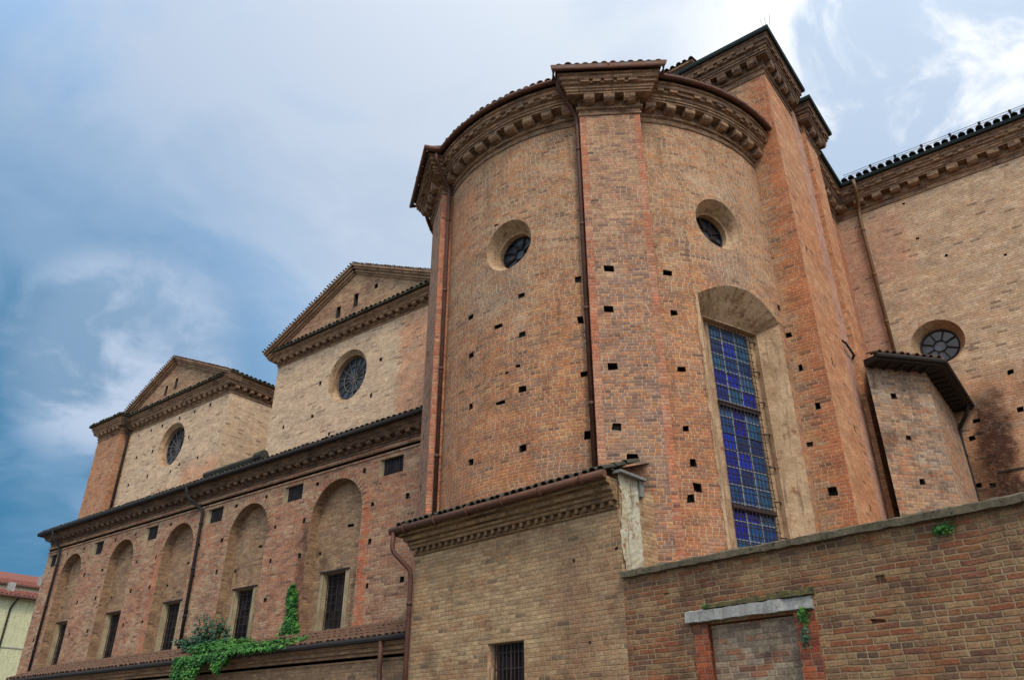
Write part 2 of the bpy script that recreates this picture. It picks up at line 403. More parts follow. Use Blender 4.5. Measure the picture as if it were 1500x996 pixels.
CREAM = ['#d0b696', '#c8ae8c', '#d6bf9e', '#c0a486', '#ccb08e', '#b89e80']
BROWN = ['#96704e', '#8a6648', '#a47c58', '#80604c', '#9a6644', '#8e7256', '#a8845e', '#745a4a']
M_ap = brick('apse_brick', ORANGE + ['#a07e62', '#947662'], TAN[:7] + ['#b97e54', '#c08a5c'], '#ddc8a6', wear=.5, seed=1, patch=.8, mort=.7, hf=.75, jw=.016, bh=.067, bw=.25, streak=.55, zmix=(6.0, 15.0), alb=1., zones=[(-3.0, -1.0, 12.3, 14.2, '#c87848', .5), (.6, 2.2, 4.5, 6.6, '#7c6a5e', .5), (3.4, 4.6, 3.6, 7.4, '#a8603e', .35), (-2.4, .8, 5.6, 7.6, '#c07444', .3), (4.7, 5.9, 10.3, 11.3, '#8c8478', .5), (-1.1, .6, 10.1, 11.2, '#8a8070', .45)])
M_apz = brick('pilaster_brick', ORANGE + GREY, PINK + TAN[:5] + ['#84665a'], '#d8c4a6', wear=.45, seed=2, patch=.4, mort=.7, hf=.55, jw=.016, bh=.067, bw=.25, stain=.5, zmix=(6.0, 15.0))
M_quo = brick('quoin_brick', ['#c4764e', '#b86a48', '#cc8560', '#b07052', '#c07a5a'], PINK, '#d0b498', wear=.5, seed=3, patch=.25, mort=.5, stain=.2)
M_tow = brick('buttress_brick', ORANGE, TAN + ORANGE[:3], '#d4bc98', wear=.5, seed=4, patch=.5, mort=.7, zones=[(-4.22, -3.7, 0, 20, '#c8744a', .8), (-4.75, -4.4, 0, 20, '#b89a78', .6)])
M_tos = brick('buttress_side_brick', ['#cc8a58', '#c07e50', '#d2966a', '#b87a54'], ['#c89468', '#bd865c', '#d0a078'], '#d8bc94', wear=.5, seed=5, patch=.2, mort=.5, stain=.12)
M_pnk = brick('pink_recess_brick', ['#c49478', '#b88a70', '#caa088'], ['#b88468', '#c49a80'], '#d8c0b0', wear=.6, seed=6, patch=.3, mort=.6, stain=.1)
M_cor = brick('cornice_brick', alb=.88, pa=['#b48e6a', '#a07a5c', '#c09a74', '#947058', '#c4a07a'], pb=['#846c58', '#a08468', '#b4926e', '#786250'], mortar='#b49a7c', bw=.27, bh=.075, wear=.4, seed=7, patch=.3, stain=1., streak=.9, mort=.45)
M_cod = brick('dark_cornice_brick', alb=.80, pa=['#8e7058', '#9c7c60', '#7c6450', '#a88666', '#6e5a4a'], pb=['#806a56', '#96785e', '#a4805f', '#665646'], mortar='#94806a', wear=.4, seed=8, patch=.3, stain=1., streak=.9, mort=.4)
z_ = lambda h: EYE + h * K
M_nav = brick('chapel_brick', PINK + ['#a46e52', '#b67852', '#8c6a5a'], ['#b89a78', '#a58468', '#c0a280', '#96765e'], '#ccb494', wear=.5, seed=9, patch=.5, mort=.75, stain=.5,
              zones=[(-16.42, -16.12, z_(1), z_(4.6), '#cc6a3c', 1.), (-27.1, -26.8, z_(1), z_(4.4), '#c87048', .9), (-18.95, -18.7, z_(1), z_(4.3), '#5a4640', .8, 1)])
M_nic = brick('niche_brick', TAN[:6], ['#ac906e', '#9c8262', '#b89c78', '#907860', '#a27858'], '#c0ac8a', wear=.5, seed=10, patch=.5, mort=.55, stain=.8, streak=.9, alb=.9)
M_gab = brick('gable_wall_brick', alb=1.2, pa=['#c09472', '#b48868', '#c8a080', '#b67a58', '#a8866a'], pb=CREAM, mortar='#d8c8a6', wear=.6, seed=11, patch=1.1, mort=.65, zmix=(8.5, 12.5), stain=.3, streak=.2, zones=[(-17.3, -14.5, z_(5), z_(9.4), '#c07850', .75), (-35.65, -35.2, z_(5), z_(9.3), '#c4744c', .8), (-29.8, -27.2, z_(5), z_(7.4), '#c47c54', .75)])
M_ped = brick('pediment_brick', ['#a8805f', '#9a7258', '#b48c6a', '#8e6a54'], ['#b09070', '#a08262', '#bca07c'], '#cbb492', wear=.5, seed=12, mort=.6, stain=.5)
M_rw = brick('choir_wall_brick', alb=1.12, pa=['#c0a680', '#b49a76', '#c8b08a', '#bc8a68', '#b8a07c'], pb=CREAM[:4] + ['#c09a74', '#bea07a'], mortar='#cbb896', wear=.62, seed=13, patch=.9, mort=.6, zmix=(7, 11), stain=.3, streak=.15,
             zones=[(-4.6, -3.56, z_(4), z_(10.75), '#b47a64', .75), (-3.56, -2.4, z_(9.2), z_(10.7), '#ba7c62', .6), (-3.6, 4.5, z_(2), z_(6.5), '#b8744a', .7), (-2.10, -1.35, z_(3.6), z_(6.1), '#54423a', .95, 1), (-2.6, -2.0, z_(3.), z_(4.9), '#6a5a50', .8, 1)])
M_tur = brick('turret_brick', ['#b08c6c', '#a47c60', '#bc9872', '#b87e58', '#8c705a'], ['#94806c', '#b4a088', '#a08870', '#826c5c'], '#c8b89c', wear=.4, seed=14, patch=1., mort=.75, stain=.8, streak=.8)
M_anx = brick('annex_brick', ['#b08c66', '#a47f5a', '#bc986e', '#947252', '#b48e64'], ['#b89c74', '#ac8e68', '#c0a67c', '#9a8264'], '#bda47c', wear=.5, seed=15, patch=.8, mort=.7, stain=.5, streak=.3,
              zones=[(-9.2, -7.4, -1, z_(2.5), '#94745a', .5), (-8.9, -8.3, -1, z_(2.2), '#84604a', .5)])
M_bnd = brick('boundary_brick', BROWN + ['#a8603e', '#9c5a3c', '#a46c48', '#8a5844'], ['#a4845e', '#a88860', '#8c7054', '#b09268', '#84664c', '#a07048', '#9a603c'], '#c8ae82', bw=.28, bh=.074, jw=.019, wear=.45, seed=16, patch=.9, mort=.7, hf=.3, jh=.85, stain=.75, streak=.5, ragged=1.0, bump=1., alb=.88, zones=[(1.6, 14, -1, 3.8, '#a05c40', .5)])
M_jam = brick('doorway_jamb_brick', ['#b8603a', '#a85636', '#c46c44', '#94503a'], ['#9c5c40', '#ac6a4a', '#7c5444'], '#b89a78', alb=.85, wear=.25, seed=17, stain=.5, mort=.6, jw=.015)
M_inf = brick('doorway_infill_brick', ['#a08468', '#94705a', '#b09478', '#a87050', '#7c6658'], ['#988a72', '#b0a084', '#8c7a66'], '#c0ae90', wear=.3, seed=18, patch=.9, stain=.7, mort=.75, jw=.018)
M_lea = brick('outbuilding_brick', TAN, ['#b0926a', '#a08260', '#907458'], '#b8a07c', wear=.5, seed=19, stain=.6, mort=.5)
M_hole = plain('hole_inside', '#3b332b', 1.)
M_pla = stone('lime_plaster', '#b39c78', '#9a8464', 2.6, dark='#7a6a50', dk=.5)
M_rev = stone('window_reveal_plaster', '#c8a27c', '#a88460', 1.6, dark='#96664a', dk=1., bump=1., drip=.6)
M_wht = stone('whitewashed_rubble', '#b8a686', '#ccbfa2', 3.2, dark='#9a6244', dk=1., bump=.7, drip=.7)
M_stn = stone('grey_stone', '#9c948a', '#b4aca0', 5., dark='#6a6258', dk=.7)
M_cop = stone('mossy_coping_stone', '#6a5c48', '#806e56', 7., dark='#30291f', dk=.95, moss='#575430', mossamt=.45, bump=.9)
M_til = stone('old_roof_tile', '#7a5440', '#66483a', 7., dark='#2f2a24', dk=.85, moss='#5c5a34', mossamt=.4)
M_tid = stone('dark_mossy_tile', '#4a4238', '#3a352e', 7., dark='#1f1d1a', dk=.8, moss='#4c5230', mossamt=.6)
M_tir = stone('red_roof_tile', '#84483a', '#965a46', 3., dark='#6a4236', dk=.6)
M_cop2 = plain('copper_pipe', '#543426', .6, .0, .35)
M_rust = plain('rusty_gutter', '#5c3a28', .7, 0., .4)
M_dkp = plain('dark_pipe', '#2c2521', .85, 0., .3)
M_grn = plain('green_black_gutter', '#1c2420', .85, 0., .3)
M_iron = plain('iron_bar', '#332420', .7, 0., .4)
M_lead = plain('window_lead', '#8c8a88', .6, 0., .3)
M_slate = plain('slate_flashing', '#6e6a62', .8, 0., .3)
M_rose = plain('rose_window_lead', '#56524e', .7)
def glass(name, cols, dark=.5, pw=.3, ph=.3, rough=.25, rough_var=.1):
    m, b, bs = base_mat(name, rough); bs.inputs['Specular IOR Level'].default_value = .5
    uv = b.new('ShaderNodeUVMap'); uv.uv_map = 'UVMap'
    s = b.new('ShaderNodeSeparateXYZ'); b.put(s.inputs[0], uv.outputs[0])
    cx = b.m('FLOOR', b.m('DIVIDE', s.outputs[0], pw)); cy = b.m('FLOOR', b.m('DIVIDE', s.outputs[1], ph))
    wn = b.new('ShaderNodeTexWhiteNoise', noise_dimensions='2D'); b.put(wn.inputs['Vector'], b.comb(cx, cy))
    n = b.noise(uv.outputs[0], 3., 4)
    col = b.ramp(wn.outputs[0], [(i / len(cols), lin(c)) for i, c in enumerate(cols)], True)
    col = b.mix(1., col, b.ramp(n, [(.3, (.6, .6, .6, 1)), (.7, (1.2, 1.2, 1.2, 1))]), 'MULTIPLY')
    b.put(bs.inputs['Base Color'], col)
    return m
M_blue = glass('blue_stained_glass', ['#062484', '#0a309a', '#16406e', '#184676', '#082080', '#225472', '#16305c', '#30587a', '#0c2a70'], pw=.42, ph=.36)
M_gls = glass('old_leaded_glass', ['#2c3036', '#383c44', '#24262c', '#403830', '#362e28', '#444e58'], pw=.33, ph=.31)
M_dgl = glass('dim_window_glass', ['#1c1816', '#28221e', '#1a1718', '#2c2626'], pw=.2, ph=.22, rough=.6)
M_dgl.node_tree.nodes['Principled BSDF'].inputs['Specular IOR Level'].default_value = .12

# ================================================================ GROUND (below the frame)
bm = bmesh.new(); 
for q in [(-1500, -1500, 0), (1500, -1500, 0), (1500, 1500, 0), (-1500, 1500, 0)]: bm.verts.new(q)
bm.verts.ensure_lookup_table(); bm.faces.new(bm.verts)
g = link('ground', bm, stone('ground_earth', '#7a7060', '#8c8270', .4)); tag(g, kind='structure')
a9 = R(-8)
Rd = Fr((0, 0), (math.cos(a9), math.sin(a9)))
bm = bmesh.new()
vs = [bm.verts.new(Rd.p(s, .004, d)) for s, d in ((-80, -7.2), (-80, 12), (60, 12), (60, -7.2))]; bm.faces.new(vs)
tag(link('road', bm, stone('asphalt', '#5a5854', '#66635c', 8.)), kind='structure')
bm = bmesh.new(); box(bm, Rd, -80, 60, 0., .13, -9.9, -7.2); fixn(bm)
tag(link('pavement', bm, stone('paving', '#7c776e', '#8c867c', 3.)), kind='structure')

# ================================================================ CHURCH
church = thing('church', 'large old brick church with rounded apse, gabled chapels and round windows', 'church')
CX, CY, RA = -6.53 * K, 11.52 * K, 3.28 * K
def rad(deg, r): return (CX + r * math.sin(R(deg)), CY - r * math.cos(R(deg)))
def pil(deg, dist, s0, s1):
    """front-left and front-right plan corners of an apse pilaster"""
    a = R(deg); n = (math.sin(a), -math.cos(a)); t = (math.cos(a), math.sin(a))
    return [(CX + n[0] * dist + t[0] * s, CY + n[1] * dist + t[1] * s) for s in (s0, s1)]
PL = dict(deg=-37.3, dist=3.45 * K, s0=-.50 * K, s1=.49 * K)
PC = dict(deg=34.3, dist=3.45 * K, s0=-.55 * K, s1=.45 * K)
ZE = z_(10.0); ZS = z_(9.35)

# ---- apse wall
bm = bmesh.new()
arcp = [rad(-92 + 184 * i / 150, RA) for i in range(151)]; inn = [rad(92 - 184 * i / 40, RA - 1.4) for i in range(41)]
prism(bm, arcp + inn, -.1, z_(9.97))
apse = link('apse_wall', bm, [M_ap, M_hole, M_rev], church)
c1 = bmesh.new()
def afr(deg): return Fr(rad(deg, RA), (math.cos(R(deg)), math.sin(R(deg))))
for d, h in [(-13.3, 6.27), (-31.5, 6.3), (5.8, 6.25), (6.0, 5.56), (-12.7, 5.55), (-32, 5.58), (5.9, 4.66), (-12.2, 4.68), (-30.7, 4.7), (6.1, 3.75), (-11.5, 3.76), (-29.9, 3.78),
             (22.1, 6.30), (22.3, 5.60), (22.5, 4.72), (22.8, 3.80), (-1.9, 5.85), (-1.0, 4.54), (45.9, 6.36), (46.3, 5.67), (46.6, 4.76), (46.0, 3.86), (46.9, 3.38), (47.4, 3.05),
             (45.4, 2.90), (87, 6.4), (88.5, 5.9), (-50, 6.3), (-60, 5.6), (-62, 4.7)]:
    wq = .16 if d not in (-1.9, -1.0) else .22
    hole(c1, afr(d), 0, z_(h), wq, .15 if wq < .2 else .1)
for d, h, r in [(-3, 7.8, .05), (4.5, 5.05, .06), (1, 5.0, .05), (-15, 3.0, .05)]: hole(c1, afr(d), 0, z_(h), .1, .07, .1)
cut(apse, c1)
def oculus_cut(o, fr, s, z, r0, r1, d1, d2, mi=2):
    c = bmesh.new()
    k = r0 + (r0 - r1) * (.3 / d1)
    loft(c, [[fr.p(a, q, .3) for a, q in circ(48, k, s, z)], [fr.p(a, q, -d1) for a, q in circ(48, r1, s, z)], [fr.p(a, q, -d1 - .02) for a, q in circ(48, r1 - .03, s, z)], [fr.p(a, q, -d2) for a, q in circ(48, r1 - .03, s, z)]], mi)
    cut(o, c)
oculus_cut(apse, afr(1.2), 0, z_(7.30), .47 * K, .345 * K, .30, .62)
oculus_cut(apse, afr(64.3), 0, z_(7.50), .48 * K, .345 * K, .30, .62)
# tall splayed window
WA = 69.0
wf = Fr(rad(WA, 0), (math.cos(R(WA)), math.sin(R(WA))))
def arched(hw, z0, zs, za, n=12):
    o = [(-hw, z0), (hw, z0)]
    rr = ((za - zs) ** 2 + hw ** 2) / (2 * (za - zs)); a0 = math.asin(hw / rr)
    for i in range(n + 1):
        a = a0 - 2 * a0 * i / n; o.append((rr * math.sin(a), za - rr + rr * math.cos(a)))
    return o
c = bmesh.new()
outer = arched(1.12 * K, z_(1.2), z_(6.18), z_(6.44)); inner = arched(.60 * K, z_(1.2), z_(5.88), z_(5.885))
loft(c, [[wf.p(a, q, 3.34 * K) for a, q in outer], [wf.p(a, q, 2.93 * K) for a, q in inner]], 2)
cut(apse, c); c = bmesh.new()
inner2 = [(a * .97, q - .02) for a, q in inner]
loft(c, [[wf.p(a, q, 2.98 * K) for a, q in inner2], [wf.p(a, q, 2.5 * K) for a, q in inner2]], 2)
cut(apse, c)
uvs(apse, (CX, CY, RA))

def round_window(fr, s, z, r, depth, name='oculus_window', spokes=8, hub=.3, mid=None, gm=None, seed=0):
    bm = bmesh.new(); loft(bm, [[fr.p(a, q, d_) for a, q in circ(48, r + .03, s, z)] for d_ in (-depth, -depth - .02)]); fixn(bm)
    o = link(name, bm, gm or M_gls, church); uvs(o)
    bm = bmesh.new(); d = -depth + .03
    rings = [r * .98, r * hub] + ([r * mid] if mid else [])
    for rr in rings:
        tube(bm, [fr.p(a, q, d) for a, q in circ(40, rr, s, z) + [circ(40, rr, s, z)[0]]], .022 if rr > r * .5 else .016, 6, False)
    for i in range(spokes):
        a = 2 * math.pi * (i + .5) / spokes + seed
        tube(bm, [fr.p(s + math.cos(a) * r * (hub if not mid else 0.02), z + math.sin(a) * r * (hub if not mid else 0.02), d), fr.p(s + math.cos(a) * r, z + math.sin(a) * r, d)], .02, 6)
    fixn(bm); link('window_frame', bm, M_dkp if not mid else M_rose, o)
    return o
round_window(afr(1.2), 0, z_(7.30), .325 * K, .50)
round_window(afr(64.3), 0, z_(7.50), .325 * K, .50)

# stained glass
bm = bmesh.new(); gw = .42 * K; gz0, gz1, gd = z_(1.25), z_(5.84), 2.80 * K
off_s = .035 * K
box(bm, wf, off_s - gw, off_s + gw, gz0, gz1, gd - .02, gd); fixn(bm)
win = link('stained_glass_window', bm, M_blue, church); uvs(win)
pw_ = 2 * gw / 3
for p in win.data.polygons:
    for li in p.loop_indices:
        v = win.data.vertices[win.data.loops[li].vertex_index].co; q = (v.xy - wf.o.xy).dot(wf.t.xy)
        win.data.uv_layers[0].data[li].uv = ((q - off_s + gw) / pw_ * .42 + 4.2, v.z - gz0 + 3.6)
bm = bmesh.new()      # stone frame filling the reveal round the glass
box(bm, wf, -.60 * K, off_s - gw, gz0, z_(5.90), gd - .06, gd + .05); box(bm, wf, off_s + gw, .60 * K, gz0, z_(5.90), gd - .06, gd + .05)
box(bm, wf, off_s - gw, off_s + gw, gz1, z_(5.90), gd - .06, gd + .048); fixn(bm); o = link('window_frame', bm, M_rev, win); uvs(o)
bm = bmesh.new()
for k in (1, 2): box(bm, wf, off_s - gw + 2 * gw * k / 3 - .018, off_s - gw + 2 * gw * k / 3 + .018, gz0, gz1, gd, gd + .02)
zz = gz0
while zz < gz1:
    box(bm, wf, off_s - gw, off_s + gw, zz - .010, zz + .010, gd + .001, gd + .016); zz += .36
fixn(bm); link('leading', bm, M_lead, win)
for h in (4.52, 2.97): bm = bmesh.new(); box(bm, wf, off_s - gw, off_s + gw, z_(h) - .05, z_(h) + .05, gd, gd + .09); fixn(bm); link('transom', bm, M_iron, win)
bm = bmesh.new(); gg = gd + .09; nb = 12
for k in range(nb + 1):
    s = off_s - gw * 1.02 + 2.04 * gw * k / nb; tube(bm, [wf.p(s, gz0, gg), wf.p(s, gz1 + .02, gg)], .0085, 5)
zz = gz0; i = 0
while zz < gz1:
    tube(bm, [wf.p(-gw * 1.05 + off_s, zz, gg + .012), wf.p(gw * 1.08 + off_s, zz, gg + .012)], .009, 5); i += 1
    zz += .17
for zz in [gz0 + .5 + i * .72 for i in range(9)]:   # anchors on the jamb
    tube(bm, [wf.p(gw + off_s, zz, gg), wf.p(gw + off_s + .12, zz, gg + .05), wf.p(gw + off_s + .2, zz - .02, gg - .02)], .014, 6)
fixn(bm); link('iron_grille', bm, M_iron, win)

bm = bmesh.new(); random.seed(8); rows = []
for i in range(60):
    z = z_(1.3) + (z_(6.05) - z_(1.3)) * i / 59; e = .05 + random.uniform(-.02, .03)
    a0_, a1_ = 53.35 - math.degrees(e / RA), 53.6
    rows.append([Vector((*rad(a0_, RA - .02), z)), Vector((*rad(a0_, RA + .012), z)), Vector((*rad(a1_, RA + .014), z)), Vector((*rad(a1_, RA - .02), z))])
loft(bm, rows); fixn(bm); link('plaster_edge', bm, M_rev, win)
c = bmesh.new(); _m = (math.sin(R(6.1)), math.cos(R(6.1))); _f = Fr((_m[0] * 7.45 * K, _m[1] * 7.45 * K), (math.cos(R(6.1)), -math.sin(R(6.1))))
box(c, _f, -7.75 * K, -6.8 * K, z_(0), z_(1.4), -.7, .3, 1); cut(apse, c); uvs(apse, (CX, CY, RA))
# ---- apse pilasters
def pilaster(pp, holes=(), strip=.15):
    fr = Fr(rad(pp['deg'], pp['dist']), (math.cos(R(pp['deg'])), math.sin(R(pp['deg']))))
    bm = bmesh.new(); s0, s1 = pp['s0'], pp['s1']; D0 = -.75
    pts = [fr.p(s, 0, d) for s, d in ((s0, 0), (s0 + strip, 0), (s1 - strip, 0), (s1, 0), (s1, D0), (s0, D0))]
    fs = prism(bm, [(p.x, p.y) for p in pts], -.1, z_(9.96))
    for k in (2, 4, 5, 7): fs[k].material_index = 1
    o = link('apse_pilaster', bm, [M_apz, M_quo, M_hole], church)
    if holes:
        c = bmesh.new()
        for s, h, ww in holes: hole(c, fr, s, z_(h), ww, .16, .25, 2)
        cut(o, c)
    uvs(o)
pilaster(PC, [(-.23 * K, 6.32, .19), (-.28 * K, 5.63, .19), (-.28 * K, 4.72, .19), (-.28 * K, 3.82, .16), (-.10 * K, 3.38, .27), (-.3 * K, 2.6, .1)])
pilaster(PL, [(-.2 * K, 6.3, .1), (-.2 * K, 5.6, .1), (-.2 * K, 4.7, .1), (-.15 * K, 3.8, .12)])

# ---- apse cornice: one moulding mitred round bays and pilasters
def arc_pts(a0, a1, n): return [rad(a0 + (a1 - a0) * i / n, RA) for i in range(n + 1)]
def foot(pp, s):
    """point where a pilaster's return meets the curved wall"""
    a = R(pp['deg']); d = math.sqrt(RA ** 2 - s ** 2)
    return (CX + math.sin(a) * d + math.cos(a) * s, CY - math.cos(a) * d + math.sin(a) * s)
def ang_of(p): return math.degrees(math.atan2(p[0] - CX, CY - p[1]))
fl, frr = foot(PL, PL['s0']), foot(PL, PL['s1']); gl_, gr_ = foot(PC, PC['s0']), foot(PC, PC['s1'])
apath = arc_pts(-90, ang_of(fl), 14) + pil(**PL) + arc_pts(ang_of(frr), ang_of(gl_), 26) + pil(**PC) + arc_pts(ang_of(gr_), 90, 22)
cornice(apath, ZS, ZE - ZS, .40 * K, .46, .25, M_cor, church, 'apse_cornice', (CX, CY, RA))
# gutter and tiles
gp = offs(apath, .42 * K)
def gutter(path, z, r, mat, parent, name='gutter', a=0, e=None):
    bm = bmesh.new(); pts = [Vector((p.x, p.y, z)) for p in (path if e is None else path[a:e])]
    tube(bm, pts, r, 10); 
    for i in range(0, len(pts) - 1):       # brackets
        if (pts[i + 1] - pts[i]).length > .5 or i % 4 == 2:
            m_ = (pts[i] + pts[i + 1]) / 2; t = (pts[i + 1] - pts[i]).normalized() * .02
            tube(bm, [m_ - t, m_ + t], r * 1.16, 10)
    fixn(bm); o = link(name, bm, mat, parent)
    for p in o.data.polygons: p.use_smooth = len(p.vertices) == 4
    return o
gutter(gp[2:-1], ZE + .06, .058, M_rust, church)
bm = bmesh.new(); ti = offs(apath, .40 * K)
for p, q in zip(ti, ti[1:]):
    e = q - p
    rv = (p - Vector((CX, CY))).normalized()
    if Vector((-rv.y, rv.x)).dot(e.normalized()) < .8: continue
    n_ = Vector((e.y, -e.x)).normalized()
    coppi(bm, (p.x, p.y, ZE + .13), (q.x, q.y, ZE + .13), (-n_.x, -n_.y, .30), .5, .21, .09, 0)
# conical roof sheet
ring = [bm.verts.new((p.x, p.y, ZE + .10)) for p in offs(apath, .37 * K)]; top = bm.verts.new((CX, CY + .3, ZE + 2.1))
for p, q in zip(ring, ring[1:]): bm.faces.new((p, q, top))
link('apse_roof', bm, M_til, church)
# plain soffit board closing the cornice top
# downpipes
def downpipe(pts, r, mat, parent, name='downpipe', rad_=.12, col=1.6):
    bm = bmesh.new(); q = bend(pts, rad_); tube(bm, q, r, 10)
    L = 0
    a, c = Vector(pts[-2]), Vector(pts[-1]); n = max(1, int((c - a).length / 2.2))
    for k in range(n + 1):
        p = a + (c - a) * ((k + .3) / (n + 1)); tube(bm, [p - (c - a).normalized() * .035, p + (c - a).normalized() * .035], r * 1.22, 10)
    fixn(bm); o = link(name, bm, mat, parent)
    for p in o.data.polygons: p.use_smooth = len(p.vertices) == 4
    return o
def apipe(ang_top, r_top, ang, rr, h0):
    a = Vector((*rad(ang_top, r_top), ZE + .04)); b_ = Vector((*rad(ang, rr), ZS + .25)); c = Vector((*rad(ang, rr), ZS - .25)); d = Vector((*rad(ang, rr), z_(h0)))
    return [a, a - Vector((0, 0, .25)), b_ - Vector((0, 0, .15)), c, d]
downpipe(apipe(20.5, 3.72 * K, 24.3, 3.40 * K, 3.15), .052, M_cop2, church)
downpipe(apipe(-24.0, 3.76 * K, -27.7, 3.37 * K, 3.05), .05, M_cop2, church)

# ---- crossing buttresses (t1, t2) and the wall between them
def solid(name, poly, h0, h1, mats, parent=None, cutter=None, base=None):
    bm = bmesh.new(); uprism(bm, poly, h0, h1) if base is None else prism(bm, [(x * K, y * K) for x, y in poly], base, z_(h1)); fixn(bm)
    o = link(name, bm, mats, parent if parent is not None else church)
    if cutter is not None: cut(o, cutter)
    uvs(o); return o
T = 11.42; TX = -2.745
bm = bmesh.new()
fs = prism(bm, [(x * K, y * K) for x, y in [(-3.9, T), (TX - .17, T), (TX, T), (TX, 12.86), (-3.9, 12.86)]], -.1, z_(12.1))
fs[4].material_index = 1
t1 = link('buttress', bm, [M_tow, M_tos, M_hole, M_quo], church)
c = bmesh.new(); f1 = Fr((0, T * K), (1, 0)); f2 = Fr((TX * K, 0), (0, 1))
for x, h, ww, hh in [(-3.0, 3.3, .22, .22), (-3.2, 4.06, .12, .1), (-3.12, 5.3, .12, .16), (-3.2, 5.9, .12, .12), (-2.98, 4.62, .12, .14)]: hole(c, f1, x * K, z_(h), ww, hh, .2, 2)
for y, h in [(11.9, 5.5), (12.4, 4.5), (11.8, 7.6), (12.3, 3.2)]: hole(c, f2, y * K, z_(h), .08, .14, .2, 2)
cut(t1, c); uvs(t1)
solid('buttress_recess', [(-3.9, 12.86), (-2.80, 12.86), (-2.80, 13.66), (-3.9, 13.66)], 0, 12.0, [M_pnk], base=-.1)
solid('rear_buttress', [(-3.9, 13.66), (-2.715, 13.66), (-2.715, 14.35), (-3.9, 14.35)], 0, 12.0, [M_tos], base=-.1)
solid('choir_side_wall', [(-3.9, 14.35), (-3.05, 14.35), (-3.05, 16.6), (-3.9, 16.6)], 0, 11.6, [M_quo], base=-.1)
kk = lambda pts: [(x * K, y * K) for x, y in pts]
tp1 = kk([(-4.6, T), (TX, T), (TX, 12.86), (-4.0, 12.86)])
cornice(tp1, z_(11.42), .76 * K, .30 * K, .46, .25, M_cod, church, 'buttress_cornice')
tp2 = kk([(-4.0, 13.70), (-2.72, 13.70), (-2.72, 14.52), (-4.0, 14.52)])
cornice(tp2, z_(11.42), .76 * K, .30 * K, .46, .25, M_cod, church, 'buttress_cornice')
def capgut(path, z, over, name, mat=M_grn, sz=.055):
    bm = bmesh.new(); sweep(bm, path, [(over - .16, z), (over, z - .0), (over + .02, z + .05), (over + .02, z + .13), (over - .03, z + .15), (-.2, z + .35)])
    fixn(bm); o = link(name, bm, mat, church); return o
capgut(tp1, z_(12.18) - .02, .30 * K, 'buttress_gutter'); capgut(tp2, z_(12.18) - .02, .30 * K, 'buttress_gutter')
bm = bmesh.new()
uprism(bm, [(-3.4, 11.3), (-2.6, 11.3), (-2.6, 12.9), (-3.4, 12.9)], 12.22, 12.32); fixn(bm); link('buttress_roof', bm, M_til, church)
bm = bmesh.new(); uprism(bm, [(-3.4, 13.7), (-2.6, 13.7), (-2.6, 14.6), (-3.4, 14.6)], 12.22, 12.32); fixn(bm); link('buttress_roof', bm, M_til, church)
bm = bmesh.new()      # lightning spikes on the buttress corner
for dx in (0, .09, -.07):
    p = pt(-2.46, 11.14, 12.24) + Vector((dx, -.02, 0)); tube(bm, [p, p + Vector((dx * .6, 0, .34))], .005, 5)
fixn(bm); link('lightning_spike', bm, M_dkp, church)
# clamp on the recess
bm = bmesh.new(); tube(bm, [pt(-2.80, 12.95, 6.35), pt(-2.74, 13.1, 6.32), pt(-2.74, 13.55, 6.25), pt(-2.8, 13.62, 6.22)], .03, 6); fixn(bm); link('iron_tie', bm, M_iron, church)

# ---- transept block behind the apse, its roof edge showing beside the buttress
solid('transept_wall', [(-10.6, 11.95), (-4.2, 11.95), (-4.2, 13.0), (-10.6, 13.0)], 0, 13.1, [M_ped], base=-.1)
bm = bmesh.new(); tpz = kk([(-10.6, 11.95), (-4.2, 11.95)]); sweep(bm, tpz, [(-.02, z_(12.8)), (.12, z_(12.8)), (.12, z_(12.9)), (.24, z_(12.91)), (.24, z_(13.0)), (.32, z_(13.01)), (.32, z_(13.06)), (-.1, z_(13.2))]); fixn(bm); o = link('transept_cornice', bm, M_ped, church); uvs(o)
bm = bmesh.new(); coppi(bm, pt(-10.6, 11.70, 13.06), pt(-4.15, 11.70, 13.06), (0, 1, .3), .4, .2, .08)
v = [bm.verts.new(q) for q in (pt(-10.6, 11.7, 13.07), pt(-4.2, 11.7, 13.07), pt(-4.2, 13.0, 13.4), pt(-10.6, 13.0, 13.4))]; bm.faces.new(v); link('transept_roof', bm, M_til, church)

# ---- choir wall on the right
fR = Fr((0, 16.5 * K), (1, 0)); c = bmesh.new()
for x, h in [(-1.53, 9.91), (-1.6, 10.9), (-.66, 6.43), (-.69, 5.66), (-1.45, 5.62), (-1.60, 5.30), (-1.50, 4.35), (-1.72, 4.4), (-.4, 4.4), (.6, 6.4), (.6, 5.6), (-.1, 8.9), (-1.1, 9.3)]:
    hole(c, fR, x * K, z_(h), .09 if h > 8 else .15, .08 if h > 8 else .14, .2, 1)
rw = solid('choir_wall', [(-3.2, 16.5), (12, 16.5), (12, 17.6), (-3.2, 17.6)], 0, 11.7, [M_rw, M_hole, M_rev], cutter=c, base=-.1)
oculus_cut(rw, fR, -1.71 * K, z_(7.42), .50 * K, .37 * K, .34, .7); uvs(rw)
round_window(fR, -1.71 * K, z_(7.42), .36 * K, .34, hub=.34, gm=glass('pale_leaded_glass', ['#443e3a', '#3a3632', '#4c4c50', '#504840'], pw=.4, ph=.4))
rp = kk([(-3.05, 14.7), (-3.05, 16.5), (12, 16.5)])
cornice(rp, z_(11.02), .70 * K, .34 * K, .56, .30, M_cor, church, 'choir_cornice')
bm = bmesh.new(); sweep(bm, rp, [(.26 * K, z_(11.72)), (.36 * K, z_(11.72)), (.375 * K, z_(11.78)), (.36 * K, z_(11.80)), (-.1, z_(11.86))]); fixn(bm); link('gutter', bm, M_grn, church)
